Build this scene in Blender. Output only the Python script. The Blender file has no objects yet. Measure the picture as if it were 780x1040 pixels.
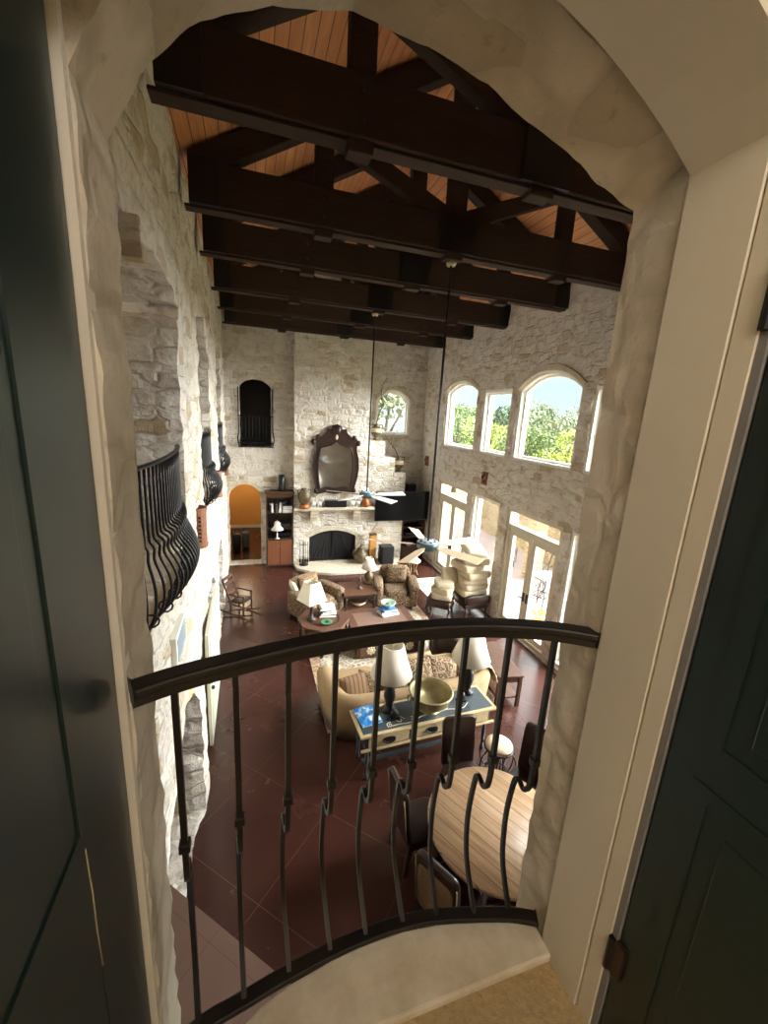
import bpy, math, random
from mathutils import Vector, Matrix, noise
from mathutils.geometry import delaunay_2d_cdt
random.seed(7)
PI = math.pi
sc = bpy.context.scene
COL = sc.collection

# ------------------------------------------------------------------ camera
cam_d = bpy.data.cameras.new('camera'); cam = bpy.data.objects.new('camera', cam_d); COL.objects.link(cam)
CAMR = ((0.9520, -0.0180, 0.3055), (-0.3008, -0.2350, 0.9243), (0.0558, -0.9718, -0.2290))   # world axes by (right, down, forward)
rr = Vector([CAMR[i][0] for i in range(3)]).normalized(); ff = Vector([CAMR[i][2] for i in range(3)])
ff = (ff - rr * ff.dot(rr)).normalized(); uu = rr.cross(ff)
m = Matrix.Identity(4)
for i in range(3):
    m[i][0] = rr[i]; m[i][1] = uu[i]; m[i][2] = -ff[i]
m.translation = Vector((0, 0, 5.0)); cam.matrix_world = m
cam_d.sensor_fit = 'VERTICAL'; cam_d.sensor_height = 24.0; cam_d.lens = 24.0 * 420.83 / 1040; cam_d.clip_start = 0.02; cam_d.clip_end = 400
sc.camera = cam

# ------------------------------------------------------------------ sky, sun, exposure
w = bpy.data.worlds.new('sky'); sc.world = w; w.use_nodes = True
nt = w.node_tree; nt.nodes.clear(); N = nt.nodes; Lk = nt.links
tc = N.new('ShaderNodeTexCoord'); sp = N.new('ShaderNodeSeparateXYZ'); Lk.new(tc.outputs['Generated'], sp.inputs[0])
rp = N.new('ShaderNodeValToRGB'); Lk.new(sp.outputs['Z'], rp.inputs[0])
el = rp.color_ramp.elements
el[0].position = 0.0; el[0].color = (.80, .95, .99, 1); el[1].position = 0.20; el[1].color = (.66, .88, .98, 1)
e = el.new(0.5); e.color = (.95, .97, 1, 1)
st = N.new('ShaderNodeMapRange'); st.inputs[1].default_value = .12; st.inputs[2].default_value = .55; st.inputs[3].default_value = .60; st.inputs[4].default_value = 4.5
Lk.new(sp.outputs['Z'], st.inputs[0])
cn = N.new('ShaderNodeTexNoise'); cn.inputs['Scale'].default_value = 4; cn.inputs['Detail'].default_value = 4; Lk.new(tc.outputs['Generated'], cn.inputs['Vector'])
cm = N.new('ShaderNodeMapRange'); cm.inputs[1].default_value = .42; cm.inputs[2].default_value = .62; cm.inputs[3].default_value = 0; cm.inputs[4].default_value = .6; Lk.new(cn.outputs[0], cm.inputs[0])
mx = N.new('ShaderNodeMixRGB'); mx.inputs[2].default_value = (1, 1, 1, 1); Lk.new(cm.outputs[0], mx.inputs[0]); Lk.new(rp.outputs[0], mx.inputs[1])
bg = N.new('ShaderNodeBackground'); Lk.new(mx.outputs[0], bg.inputs['Color']); Lk.new(st.outputs[0], bg.inputs['Strength'])
ow = N.new('ShaderNodeOutputWorld'); Lk.new(bg.outputs[0], ow.inputs[0])
sd = bpy.data.lights.new('sun', 'SUN'); sun = bpy.data.objects.new('sun', sd); COL.objects.link(sun)
sd.energy = 29; sd.angle = math.radians(65); sd.color = (1, .99, .975)
sun.rotation_euler = Vector((-.88, .20, -.42)).to_track_quat('-Z', 'Y').to_euler()
sc.view_settings.view_transform = 'Standard'; sc.view_settings.look = 'None'; sc.view_settings.gamma = 1
sc.view_settings.use_curve_mapping = False
sc.view_settings.exposure = 1.05
sc.cycles.max_bounces = 10; sc.cycles.diffuse_bounces = 5; sc.cycles.transparent_max_bounces = 16; sc.cycles.caustics_reflective = False; sc.cycles.caustics_refractive = False

def area_light(name, loc, dirv, sx, sy, power, color=(1, 1, 1)):
    d = bpy.data.lights.new(name, 'AREA'); d.shape = 'RECTANGLE'; d.size = sx; d.size_y = sy; d.energy = power; d.color = color
    o = bpy.data.objects.new(name, d); COL.objects.link(o); o.location = loc
    o.rotation_euler = Vector(dirv).to_track_quat('-Z', 'Y').to_euler(); return o
def portal(name, loc, dirv, sx, sy):
    o = area_light(name, loc, dirv, sx, sy, 1); o.data.cycles.is_portal = True; return o
portal('window_portal', (6.35, 8.7, 5.1), (-1, 0, 0), 7.6, 2.0)
portal('window_portal', (6.35, 8.7, 1.55), (-1, 0, 0), 7.6, 3.0)
def point_light(name, loc, power, color=(1, .8, .55), r=.08):
    d = bpy.data.lights.new(name, 'POINT'); d.energy = power; d.color = color; d.shadow_soft_size = r
    o = bpy.data.objects.new(name, d); COL.objects.link(o); o.location = loc; return o

# ------------------------------------------------------------------ materials
def s2l(c):
    return tuple(((x / 255) / 12.92 if x / 255 <= .04045 else ((x / 255 + .055) / 1.055) ** 2.4) for x in c) + (1,)
MATS = {}
def newmat(name):
    m = bpy.data.materials.new(name); m.use_nodes = True; m.node_tree.nodes.clear()
    o = m.node_tree.nodes.new('ShaderNodeOutputMaterial'); b = m.node_tree.nodes.new('ShaderNodeBsdfPrincipled')
    m.node_tree.links.new(b.outputs[0], o.inputs[0]); MATS[name] = m
    return m, m.node_tree.nodes, m.node_tree.links, b
def coords(N, L, scale=(1, 1, 1), warp=0, wscale=3):
    t = N.new('ShaderNodeTexCoord'); mp = N.new('ShaderNodeMapping'); mp.inputs['Scale'].default_value = scale
    if warp:
        n = N.new('ShaderNodeTexNoise'); n.inputs['Scale'].default_value = wscale; n.inputs['Detail'].default_value = 2; L.new(t.outputs['Object'], n.inputs['Vector'])
        v = N.new('ShaderNodeVectorMath'); v.operation = 'MULTIPLY_ADD'; v.inputs[1].default_value = (warp,) * 3; L.new(n.outputs['Color'], v.inputs[0]); L.new(t.outputs['Object'], v.inputs[2])
        L.new(v.outputs[0], mp.inputs[0])
    else: L.new(t.outputs['Object'], mp.inputs[0])
    return mp.outputs[0]
def tnoise(N, L, vec, scale, detail=4, rough=.6):
    n = N.new('ShaderNodeTexNoise'); n.inputs['Scale'].default_value = scale; n.inputs['Detail'].default_value = detail; n.inputs['Roughness'].default_value = rough
    L.new(vec, n.inputs['Vector']); return n.outputs[0]
def ramp(N, L, fac, stops):
    r = N.new('ShaderNodeValToRGB'); e = r.color_ramp.elements
    e[0].position, e[0].color = stops[0]; e[1].position, e[1].color = stops[-1]
    for p, c in stops[1:-1]:
        x = e.new(p); x.color = c
    L.new(fac, r.inputs[0]); return r.outputs[0]
def mix(N, L, fac, a, b, mode='MIX'):
    x = N.new('ShaderNodeMixRGB'); x.blend_type = mode
    for s, v in ((0, fac), (1, a), (2, b)):
        if hasattr(v, 'is_output'): L.new(v, x.inputs[s])
        else: x.inputs[s].default_value = v
    return x.outputs[0]
def math_(N, L, op, a, b=0.):
    x = N.new('ShaderNodeMath'); x.operation = op
    for s, v in ((0, a), (1, b)):
        if hasattr(v, 'is_output'): L.new(v, x.inputs[s])
        else: x.inputs[s].default_value = v
    return x.outputs[0]
def bump(N, L, b, h, strength, dist=.02):
    x = N.new('ShaderNodeBump'); x.inputs['Strength'].default_value = strength; x.inputs['Distance'].default_value = dist
    L.new(h, x.inputs['Height']); L.new(x.outputs[0], b.inputs['Normal'])
def simple(name, rgb, rough=.5, metal=0, var=.15, scale=8, bmp=0, spec=.5, stretch=(1, 1, 1), rgb2=None, coat=0):
    m, N, L, b = newmat(name)
    c = s2l(rgb); c2 = s2l(rgb2) if rgb2 else tuple(x * (1 - var) for x in c[:3]) + (1,)
    v = coords(N, L, stretch); n = tnoise(N, L, v, scale)
    L.new(ramp(N, L, n, [(.3, c2), (.7, c)]), b.inputs['Base Color'])
    b.inputs['Roughness'].default_value = rough; b.inputs['Metallic'].default_value = metal; b.inputs['Specular IOR Level'].default_value = spec
    if coat: b.inputs['Coat Weight'].default_value = coat; b.inputs['Coat Roughness'].default_value = .1
    if bmp: bump(N, L, b, n, bmp)
    return m
def stone(name, base, dark, tan, sx=2.2, sz=5.2, mort=None, bs=.9, warm=.5, mw=.16):
    m, N, L, b = newmat(name)
    v = coords(N, L, (sx, sx, sz), .16, 2.2)
    vo = N.new('ShaderNodeTexVoronoi'); vo.distance = 'CHEBYCHEV'; vo.inputs['Scale'].default_value = 1; vo.inputs['Randomness'].default_value = .75; L.new(v, vo.inputs['Vector'])
    v2 = N.new('ShaderNodeTexVoronoi'); v2.feature = 'F2'; v2.distance = 'CHEBYCHEV'; v2.inputs['Scale'].default_value = 1; v2.inputs['Randomness'].default_value = .75; L.new(v, v2.inputs['Vector'])
    edge = math_(N, L, 'SUBTRACT', v2.outputs['Distance'], vo.outputs['Distance'])
    em = N.new('ShaderNodeMapRange'); em.inputs[1].default_value = .02; em.inputs[2].default_value = mw; L.new(edge, em.inputs[0])
    sep = N.new('ShaderNodeSeparateColor'); L.new(vo.outputs['Color'], sep.inputs[0])
    tv = coords(N, L)
    n1 = tnoise(N, L, tv, 5, 6, .65); n2 = tnoise(N, L, tv, 22, 5, .7); n3 = tnoise(N, L, tv, 1.1, 3, .5)
    cell = ramp(N, L, sep.outputs[0], [(0, s2l(base)), (.62, s2l(base)), (.8, s2l([base[i] * .93 for i in range(3)])), (.93, s2l(tan)), (1, s2l([tan[i] * .93 for i in range(3)]))])
    c = mix(N, L, ramp(N, L, n1, [(.50, (0, 0, 0, 1)), (.72, (warm, warm, warm, 1))]), cell, s2l(dark))
    c = mix(N, L, ramp(N, L, n3, [(.35, (.25, .25, .25, 1)), (.6, (0, 0, 0, 1))]), c, s2l(tan))
    c = mix(N, L, ramp(N, L, n2, [(.58, (0, 0, 0, 1)), (.75, (.55, .55, .55, 1))]), c, s2l([x * .8 for x in dark]))
    inv = math_(N, L, 'SUBTRACT', 1, em.outputs[0])
    c = mix(N, L, math_(N, L, 'MULTIPLY', inv, .55 if mw < .2 else .85), c, s2l(mort or base))
    L.new(c, b.inputs['Base Color']); b.inputs['Roughness'].default_value = .95; b.inputs['Specular IOR Level'].default_value = .15
    h = math_(N, L, 'ADD', math_(N, L, 'MULTIPLY', em.outputs[0], .7), math_(N, L, 'ADD', math_(N, L, 'MULTIPLY', n1, 1.0), math_(N, L, 'MULTIPLY', n2, .7)))
    bump(N, L, b, h, bs, .035)
    return m
STONE = stone('limestone_rubble', (217, 210, 200), (146, 131, 112), (192, 174, 146), 2.5, 5.6, None, .9, .8)
STONEN = stone('limestone_near', (204, 196, 182), (150, 138, 120), (182, 171, 152), 4.2, 4.4, (168, 159, 143), .22, .6, .18)
SMOOTHST = simple('cut_limestone', (206, 196, 178), .85, var=.16, scale=9, bmp=.25, rgb2=(176, 163, 140))
PLASTER = simple('white_frame_paint', (206, 199, 184), .5, var=.04, scale=3)
CREAM = simple('cream_wall_paint', (208, 194, 166), .8, var=.06, scale=4)
IRON = simple('wrought_iron', (27, 24, 23), .42, .3, var=.3, scale=12)
BLACK = simple('black_plastic', (14, 14, 15), .35)
STEEL = simple('black_steel_plate', (10, 9, 9), .5, .2)
BEAM = simple('dark_stained_beam', (64, 50, 43), .8, var=.35, scale=4, stretch=(.6, 3, 6), bmp=.15, spec=.15)
WINW = simple('window_frame_white', (232, 230, 222), .4, var=.03)
WINC = simple('door_frame_cream', (205, 196, 176), .45, var=.05)
BROWNW = simple('brown_wood', (80, 51, 35), .4, var=.35, scale=5, stretch=(1, 1, 5))
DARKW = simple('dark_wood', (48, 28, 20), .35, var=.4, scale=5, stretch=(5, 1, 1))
CARVW = simple('carved_wood', (94, 61, 44), .5, var=.4, scale=10)
LEATH = simple('dark_leather', (46, 27, 22), .32, var=.35, scale=9, bmp=.08)
IVORY = simple('ivory_fabric', (222, 210, 186), .95, var=.1, scale=20, bmp=.1)
BEIGE = simple('beige_cushion', (196, 182, 154), .95, var=.12, scale=14, bmp=.1)
TAN = simple('tan_upholstery', (150, 124, 90), .95, var=.18, scale=16, bmp=.12)
SHADE = simple('lamp_shade_fabric', (228, 220, 204), .9, var=.06, scale=10)
BRASS = simple('aged_brass', (166, 154, 112), .4, .55, var=.3, scale=8)
WHITEC = simple('white_ceramic', (228, 226, 220), .3, var=.05)
COPPER = simple('copper_pot', (168, 98, 48), .4, .4, var=.25)
SAGE = simple('sage_paint', (196, 196, 176), .5, var=.06)
ORANGE = simple('ochre_wall_paint', (200, 144, 74), .85, var=.06)
GREEN = simple('green_glaze', (70, 130, 88), .35)
BLUE = simple('blue_cover', (70, 120, 190), .4, var=.3, scale=20)
WHITEP = simple('white_paper', (226, 226, 222), .6, var=.05)
TEAL = simple('fan_motor_teal', (86, 108, 112), .4, .4)
BLADE = simple('fan_blade_beige', (216, 190, 158), .5, var=.08, stretch=(1, 6, 1))
BLADEW = simple('fan_blade_pale', (232, 230, 224), .5, var=.04)
SCONCE = simple('carved_sconce_wood', (140, 88, 58), .6, var=.3, scale=14, bmp=.2)
DOORG = simple('black_green_door_paint', (20, 38, 34), .36, var=.2, scale=3, spec=.55)
CARPET = simple('carpet_beige', (176, 152, 112), 1, var=.25, scale=60, bmp=.5)
PATIO = simple('patio_paving', (122, 109, 104), .9, var=.12, scale=1.5)
BARK = simple('tree_bark', (92, 78, 62), .95, var=.3)
LEAFA = simple('leaf_green', (92, 110, 56), .8, var=.35, scale=3)
LEAFB = simple('leaf_dark_green', (64, 86, 52), .8, var=.35, scale=3)
GRASS = simple('dry_grass_ground', (120, 122, 80), 1, var=.3, scale=1)
URN = simple('mottled_urn_glaze', (118, 100, 66), .4, scale=24, rgb2=(36, 30, 24))
CLOCKB = simple('pale_blue_panel', (170, 184, 196), .3)
CANE = simple('tapestry_cane', (128, 100, 66), .9, var=.4, scale=30, bmp=.3)
GREYP = simple('grey_weatherstrip', (120, 120, 120), .6)
CHIP = simple('chipped_pale_wood', (150, 142, 112), .9)
CHAR = simple('fire_screen_mesh', (24, 24, 26), .6, .3, scale=20)

def planks(name, a, b_, axis, width, joints=.02, rough=.5, length=4.0):
    m, N, L, b = newmat(name)
    t = N.new('ShaderNodeTexCoord'); s = N.new('ShaderNodeSeparateXYZ'); L.new(t.outputs['Object'], s.inputs[0])
    u = s.outputs[axis]
    q = math_(N, L, 'DIVIDE', u, width); fl = math_(N, L, 'FLOOR', q); fr = math_(N, L, 'FRACT', q)
    wn = N.new('ShaderNodeTexWhiteNoise'); wn.noise_dimensions = '1D'; L.new(fl, wn.inputs['W'])
    st = [1, 1, 1]; st['XYZ'.index(axis)] = 12; 
    v = coords(N, L, tuple(st)); n = tnoise(N, L, v, 1.2, 5, .65)
    c = ramp(N, L, n, [(.25, s2l(b_)), (.7, s2l(a))])
    c = mix(N, L, math_(N, L, 'MULTIPLY', wn.outputs[0], .5), c, s2l(b_))
    g = math_(N, L, 'LESS_THAN', fr, joints)
    c = mix(N, L, g, c, s2l([x * .3 for x in b_]))
    L.new(c, b.inputs['Base Color']); b.inputs['Roughness'].default_value = rough
    bump(N, L, b, math_(N, L, 'SUBTRACT', 1, g), .4, .01)
    return m
CEIL = planks('pine_ceiling_boards', (224, 164, 112), (180, 114, 70), 'X', .135, .06)
TABLEW = planks('table_planks', (202, 172, 138), (148, 112, 80), 'Y', .14, .04, .32)

def tiles(name, a, b_, size, rot, grout, rough=.2, scale=2.0):
    m, N, L, b = newmat(name)
    t = N.new('ShaderNodeTexCoord'); mp = N.new('ShaderNodeMapping'); mp.inputs['Rotation'].default_value = (0, 0, rot); mp.inputs['Scale'].default_value = (1 / size,) * 3
    L.new(t.outputs['Object'], mp.inputs[0]); s = N.new('ShaderNodeSeparateXYZ'); L.new(mp.outputs[0], s.inputs[0])
    def e(o): 
        f = math_(N, L, 'FRACT', o); return math_(N, L, 'LESS_THAN', f, .006 / size)
    g = math_(N, L, 'MAXIMUM', e(s.outputs[0]), e(s.outputs[1]))
    v = coords(N, L); n = tnoise(N, L, v, scale, 6, .6)
    c = ramp(N, L, n, [(.15, s2l(b_)), (.85, s2l(a))]); c = mix(N, L, math_(N, L, 'MULTIPLY', g, .6), c, s2l(grout))
    L.new(c, b.inputs['Base Color']); b.inputs['Specular IOR Level'].default_value = .5
    L.new(ramp(N, L, n, [(.2, (rough * .9,) * 3 + (1,)), (.8, (rough * 1.25,) * 3 + (1,))]), b.inputs['Roughness'])
    bump(N, L, b, math_(N, L, 'SUBTRACT', 1, g), .08, .006)
    return m
FLOOR = tiles('stained_concrete_floor', (66, 37, 29), (50, 27, 22), 1.2, PI / 4, (120, 84, 68), .24, 1.3)
LANDT = tiles('brown_landing_tiles', (116, 90, 78), (102, 78, 68), .62, PI / 4, (70, 46, 36), .35)

def paisley(name, a, b_, c_, scale=14):
    m, N, L, b = newmat(name)
    v = coords(N, L, (1, 1, 1), .05, 8)
    vo = N.new('ShaderNodeTexVoronoi'); vo.inputs['Scale'].default_value = scale; L.new(v, vo.inputs['Vector'])
    wv = math_(N, L, 'SINE', math_(N, L, 'MULTIPLY', vo.outputs['Distance'], 14.))
    c = ramp(N, L, math_(N, L, 'MULTIPLY_ADD', wv, .5), [(0, s2l(a)), (.5, s2l(b_)), (1, s2l(c_))])
    n = tnoise(N, L, v, 6)
    c = mix(N, L, ramp(N, L, n, [(.4, (0, 0, 0, 1)), (.7, (.6, .6, .6, 1))]), c, s2l(b_))
    L.new(c, b.inputs['Base Color']); b.inputs['Roughness'].default_value = .95; bump(N, L, b, wv, .1, .005)
    return m
PAIS = paisley('paisley_fabric', (62, 47, 36), (104, 83, 63), (158, 133, 104), 12)
PAISD = paisley('dark_paisley_fabric', (70, 52, 38), (104, 80, 56), (150, 122, 90), 20)
RUGM = paisley('floral_rug_pile', (118, 108, 96), (176, 166, 148), (196, 184, 164), 7)
RUGB = paisley('rug_border_pile', (120, 84, 68), (150, 120, 98), (186, 166, 140), 10)
def stripes(name, a, b_, axis, n):
    m, N, L, b = newmat(name)
    t = N.new('ShaderNodeTexCoord'); s = N.new('ShaderNodeSeparateXYZ'); L.new(t.outputs['Object'], s.inputs[0])
    f = math_(N, L, 'FRACT', math_(N, L, 'MULTIPLY', s.outputs[axis], n))
    L.new(ramp(N, L, f, [(.3, s2l(a)), (.5, s2l(b_)), (.7, s2l(a))]), b.inputs['Base Color']); b.inputs['Roughness'].default_value = .95
    return m
STRIPE = stripes('striped_fabric', (120, 92, 64), (64, 46, 34), 'X', 14)
THROW = stripes('throw_fabric', (206, 190, 156), (84, 70, 54), 'Z', 12)

def glassmat(name, tint=(.96, .98, .97), refl=.05, opaque=0):
    m = bpy.data.materials.new(name); m.use_nodes = True; N = m.node_tree.nodes; L = m.node_tree.links; N.clear()
    o = N.new('ShaderNodeOutputMaterial'); t = N.new('ShaderNodeBsdfTransparent'); t.inputs[0].default_value = tint + (1,)
    g = N.new('ShaderNodeBsdfGlossy'); g.inputs['Roughness'].default_value = .02; x = N.new('ShaderNodeMixShader'); x.inputs[0].default_value = refl; L.new(t.outputs[0], x.inputs[1]); L.new(g.outputs[0], x.inputs[2]); L.new(x.outputs[0], o.inputs[0])
    return m
GLASS = glassmat('window_glass')
mm, N_, L_, b_ = newmat('mirror_silver'); b_.inputs['Base Color'].default_value = (.62, .62, .62, 1); b_.inputs['Metallic'].default_value = 1; b_.inputs['Roughness'].default_value = .08
MIRROR = mm
mm, N_, L_, b_ = newmat('tv_screen'); b_.inputs['Base Color'].default_value = (.004, .004, .005, 1); b_.inputs['Roughness'].default_value = .2; b_.inputs['Specular IOR Level'].default_value = .08; TVS = mm

# ------------------------------------------------------------------ mesh helpers
class MB:
    def __init__(s): s.v = []; s.f = []; s.sm = []
    def add(s, vs, fs, smooth=False):
        o = len(s.v); s.v += [tuple(p) for p in vs]; s.f += [tuple(i + o for i in f) for f in fs]; s.sm += [smooth] * len(fs); return s
    def box(s, x0, x1, y0, y1, z0, z1, M=None):
        vs = [Vector((x, y, z)) for x in (x0, x1) for y in (y0, y1) for z in (z0, z1)]
        if M: vs = [M @ p for p in vs]
        return s.add(vs, [(0, 1, 3, 2), (4, 6, 7, 5), (0, 4, 5, 1), (2, 3, 7, 6), (0, 2, 6, 4), (1, 5, 7, 3)])
    def bar(s, a, b, wx, wy, up=(0, 0, 1)):
        a = Vector(a); b = Vector(b); d = (b - a).normalized(); u = Vector(up); x = d.cross(u)
        if x.length < 1e-4: x = d.cross(Vector((0, 1, 0)))
        x.normalize(); y = x.cross(d)
        vs = [p + x * i * wx / 2 + y * j * wy / 2 for p in (a, b) for i, j in ((-1, -1), (1, -1), (1, 1), (-1, 1))]
        return s.add(vs, [(3, 2, 1, 0), (4, 5, 6, 7), (0, 1, 5, 4), (1, 2, 6, 5), (2, 3, 7, 6), (3, 0, 4, 7)])
    def tube(s, pts, r, n=8, flat=None, closed=False):
        pts = [Vector(p) for p in pts]; k = len(pts); rs = r if isinstance(r, (list, tuple)) else [r] * k
        prev = None; vs = []
        for i, p in enumerate(pts):
            a = pts[i - 1] if (i > 0 or closed) else p; b = pts[(i + 1) % k] if (i < k - 1 or closed) else p
            d = (b - a).normalized()
            if prev is None:
                x = d.cross(Vector((0, 0, 1)))
                if x.length < .05: x = d.cross(Vector((1, 0, 0)))
            else: x = prev - d * prev.dot(d)
            x.normalize(); prev = x; y = d.cross(x)
            for j in range(n):
                t = 2 * PI * j / n + (PI / 4 if n == 4 else 0); vs.append(p + (x * math.cos(t) + y * math.sin(t) * (flat or 1)) * rs[i])
        fs = []
        for i in range(k if closed else k - 1):
            for j in range(n):
                i2 = (i + 1) % k; fs.append((i * n + j, i * n + (j + 1) % n, i2 * n + (j + 1) % n, i2 * n + j))
        if not closed: fs += [tuple(range(n - 1, -1, -1)), tuple((k - 1) * n + j for j in range(n))]
        return s.add(vs, fs, n > 4)
    def lathe(s, prof, c=(0, 0, 0), n=20, cap=True, M=None):
        vs = []; k = len(prof)
        for r, z in prof:
            for j in range(n):
                t = 2 * PI * j / n; p = Vector((c[0] + r * math.cos(t), c[1] + r * math.sin(t), c[2] + z)); vs.append(M @ p if M else p)
        fs = [(i * n + j, i * n + (j + 1) % n, (i + 1) * n + (j + 1) % n, (i + 1) * n + j) for i in range(k - 1) for j in range(n)]
        if cap: fs += [tuple(range(n - 1, -1, -1)), tuple((k - 1) * n + j for j in range(n))]
        return s.add(vs, fs, n > 8)
    def prism(s, poly, fn, d0, d1):
        """poly (a,b) outline CCW extruded from d0 to d1; fn(a,b,d)->xyz"""
        n = len(poly); vs = [fn(a, b, d) for d in (d0, d1) for a, b in poly]
        return s.add(vs, [tuple(range(n - 1, -1, -1)), tuple(n + i for i in range(n))] + [(i, (i + 1) % n, n + (i + 1) % n, n + i) for i in range(n)])
    def soft(s, c, size, p=.45, M=None, nu=20, nv=12):
        """superellipsoid box (cushion); c centre, size full extents, p = squareness exponent"""
        vs = []; sg = lambda t, e: math.copysign(abs(t) ** e, t)
        for i in range(nv + 1):
            ph = -PI / 2 + PI * i / nv
            for j in range(nu):
                t = 2 * PI * j / nu
                q = Vector((c[0] + size[0] / 2 * sg(math.cos(ph), p) * sg(math.cos(t), p), c[1] + size[1] / 2 * sg(math.cos(ph), p) * sg(math.sin(t), p), c[2] + size[2] / 2 * sg(math.sin(ph), p)))
                vs.append(M @ q if M else q)
        return s.add(vs, [(i * nu + j, i * nu + (j + 1) % nu, (i + 1) * nu + (j + 1) % nu, (i + 1) * nu + j) for i in range(nv) for j in range(nu)], True)
    def pillow(s, wx, wy, h, M=None, n=12):
        vs = []
        for sgn in (1, -1):
            for i in range(n + 1):
                for j in range(n + 1):
                    u = -1 + 2 * i / n; v = -1 + 2 * j / n
                    z = sgn * h / 2 * max(0, (1 - u ** 4)) ** .6 * max(0, (1 - v ** 4)) ** .6
                    k = 1 - .07 * (1 - v * v) * u * u; k2 = 1 - .07 * (1 - u * u) * v * v
                    q = Vector((u * wx / 2 * k, v * wy / 2 * k2, z)); vs.append(M @ q if M else q)
        m = (n + 1) ** 2; fs = []
        for i in range(n):
            for j in range(n):
                a = i * (n + 1) + j; q = (a, a + n + 1, a + n + 2, a + 1); fs.append(q); fs.append(tuple(x + m for x in reversed(q)))
        return s.add(vs, fs, True)
    def build(s, name, mat, parent=None, bevel=0, seg=2):
        me = bpy.data.meshes.new(name); me.from_pydata(s.v, [], s.f); me.update()
        for p, q in zip(me.polygons, s.sm): p.use_smooth = q
        for mt in (mat if isinstance(mat, (list, tuple)) else [mat]): me.materials.append(mt)
        o = bpy.data.objects.new(name, me); COL.objects.link(o)
        if parent: o.parent = parent
        if bevel:
            b = o.modifiers.new('bevel', 'BEVEL'); b.width = bevel; b.segments = seg; b.limit_method = 'ANGLE'
        return o
def tag(o, label, cat, group=None):
    o['label'] = label; o['category'] = cat
    if group: o['group'] = group
    return o
def thing(name, label, cat, loc=(0, 0, 0), rz=0, group=None):
    o = bpy.data.objects.new(name, None); COL.objects.link(o); o.location = loc; o.rotation_euler = (0, 0, rz); o.empty_display_size = .1
    return tag(o, label, cat, group)
def struct(o): o['kind'] = 'structure'; return o
def copy_tree(o, parent=None):
    c = o.copy(); COL.objects.link(c)
    if parent: c.parent = parent
    for ch in list(o.children): copy_tree(ch, c)
    return c
def T(loc, rx=0, ry=0, rz=0):
    return Matrix.Translation(loc) @ Matrix.Rotation(rz, 4, 'Z') @ Matrix.Rotation(ry, 4, 'Y') @ Matrix.Rotation(rx, 4, 'X')
def inside(p, poly):
    x, y = p; c = False; n = len(poly)
    for i in range(n):
        x1, y1 = poly[i]; x2, y2 = poly[i - 1]
        if (y1 > y) != (y2 > y) and x < (x2 - x1) * (y - y1) / (y2 - y1) + x1: c = not c
    return c
def subdiv(poly, step):
    out = []
    for i, a in enumerate(poly):
        b = poly[(i + 1) % len(poly)]; d = math.dist(a, b); k = max(1, round(d / step))
        out += [(a[0] + (b[0] - a[0]) * t / k, a[1] + (b[1] - a[1]) * t / k) for t in range(k)]
    return out
def fbm(p, s=1.0): return noise.fractal(Vector(p) * s, 1.0, 2.0, 4)
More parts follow.
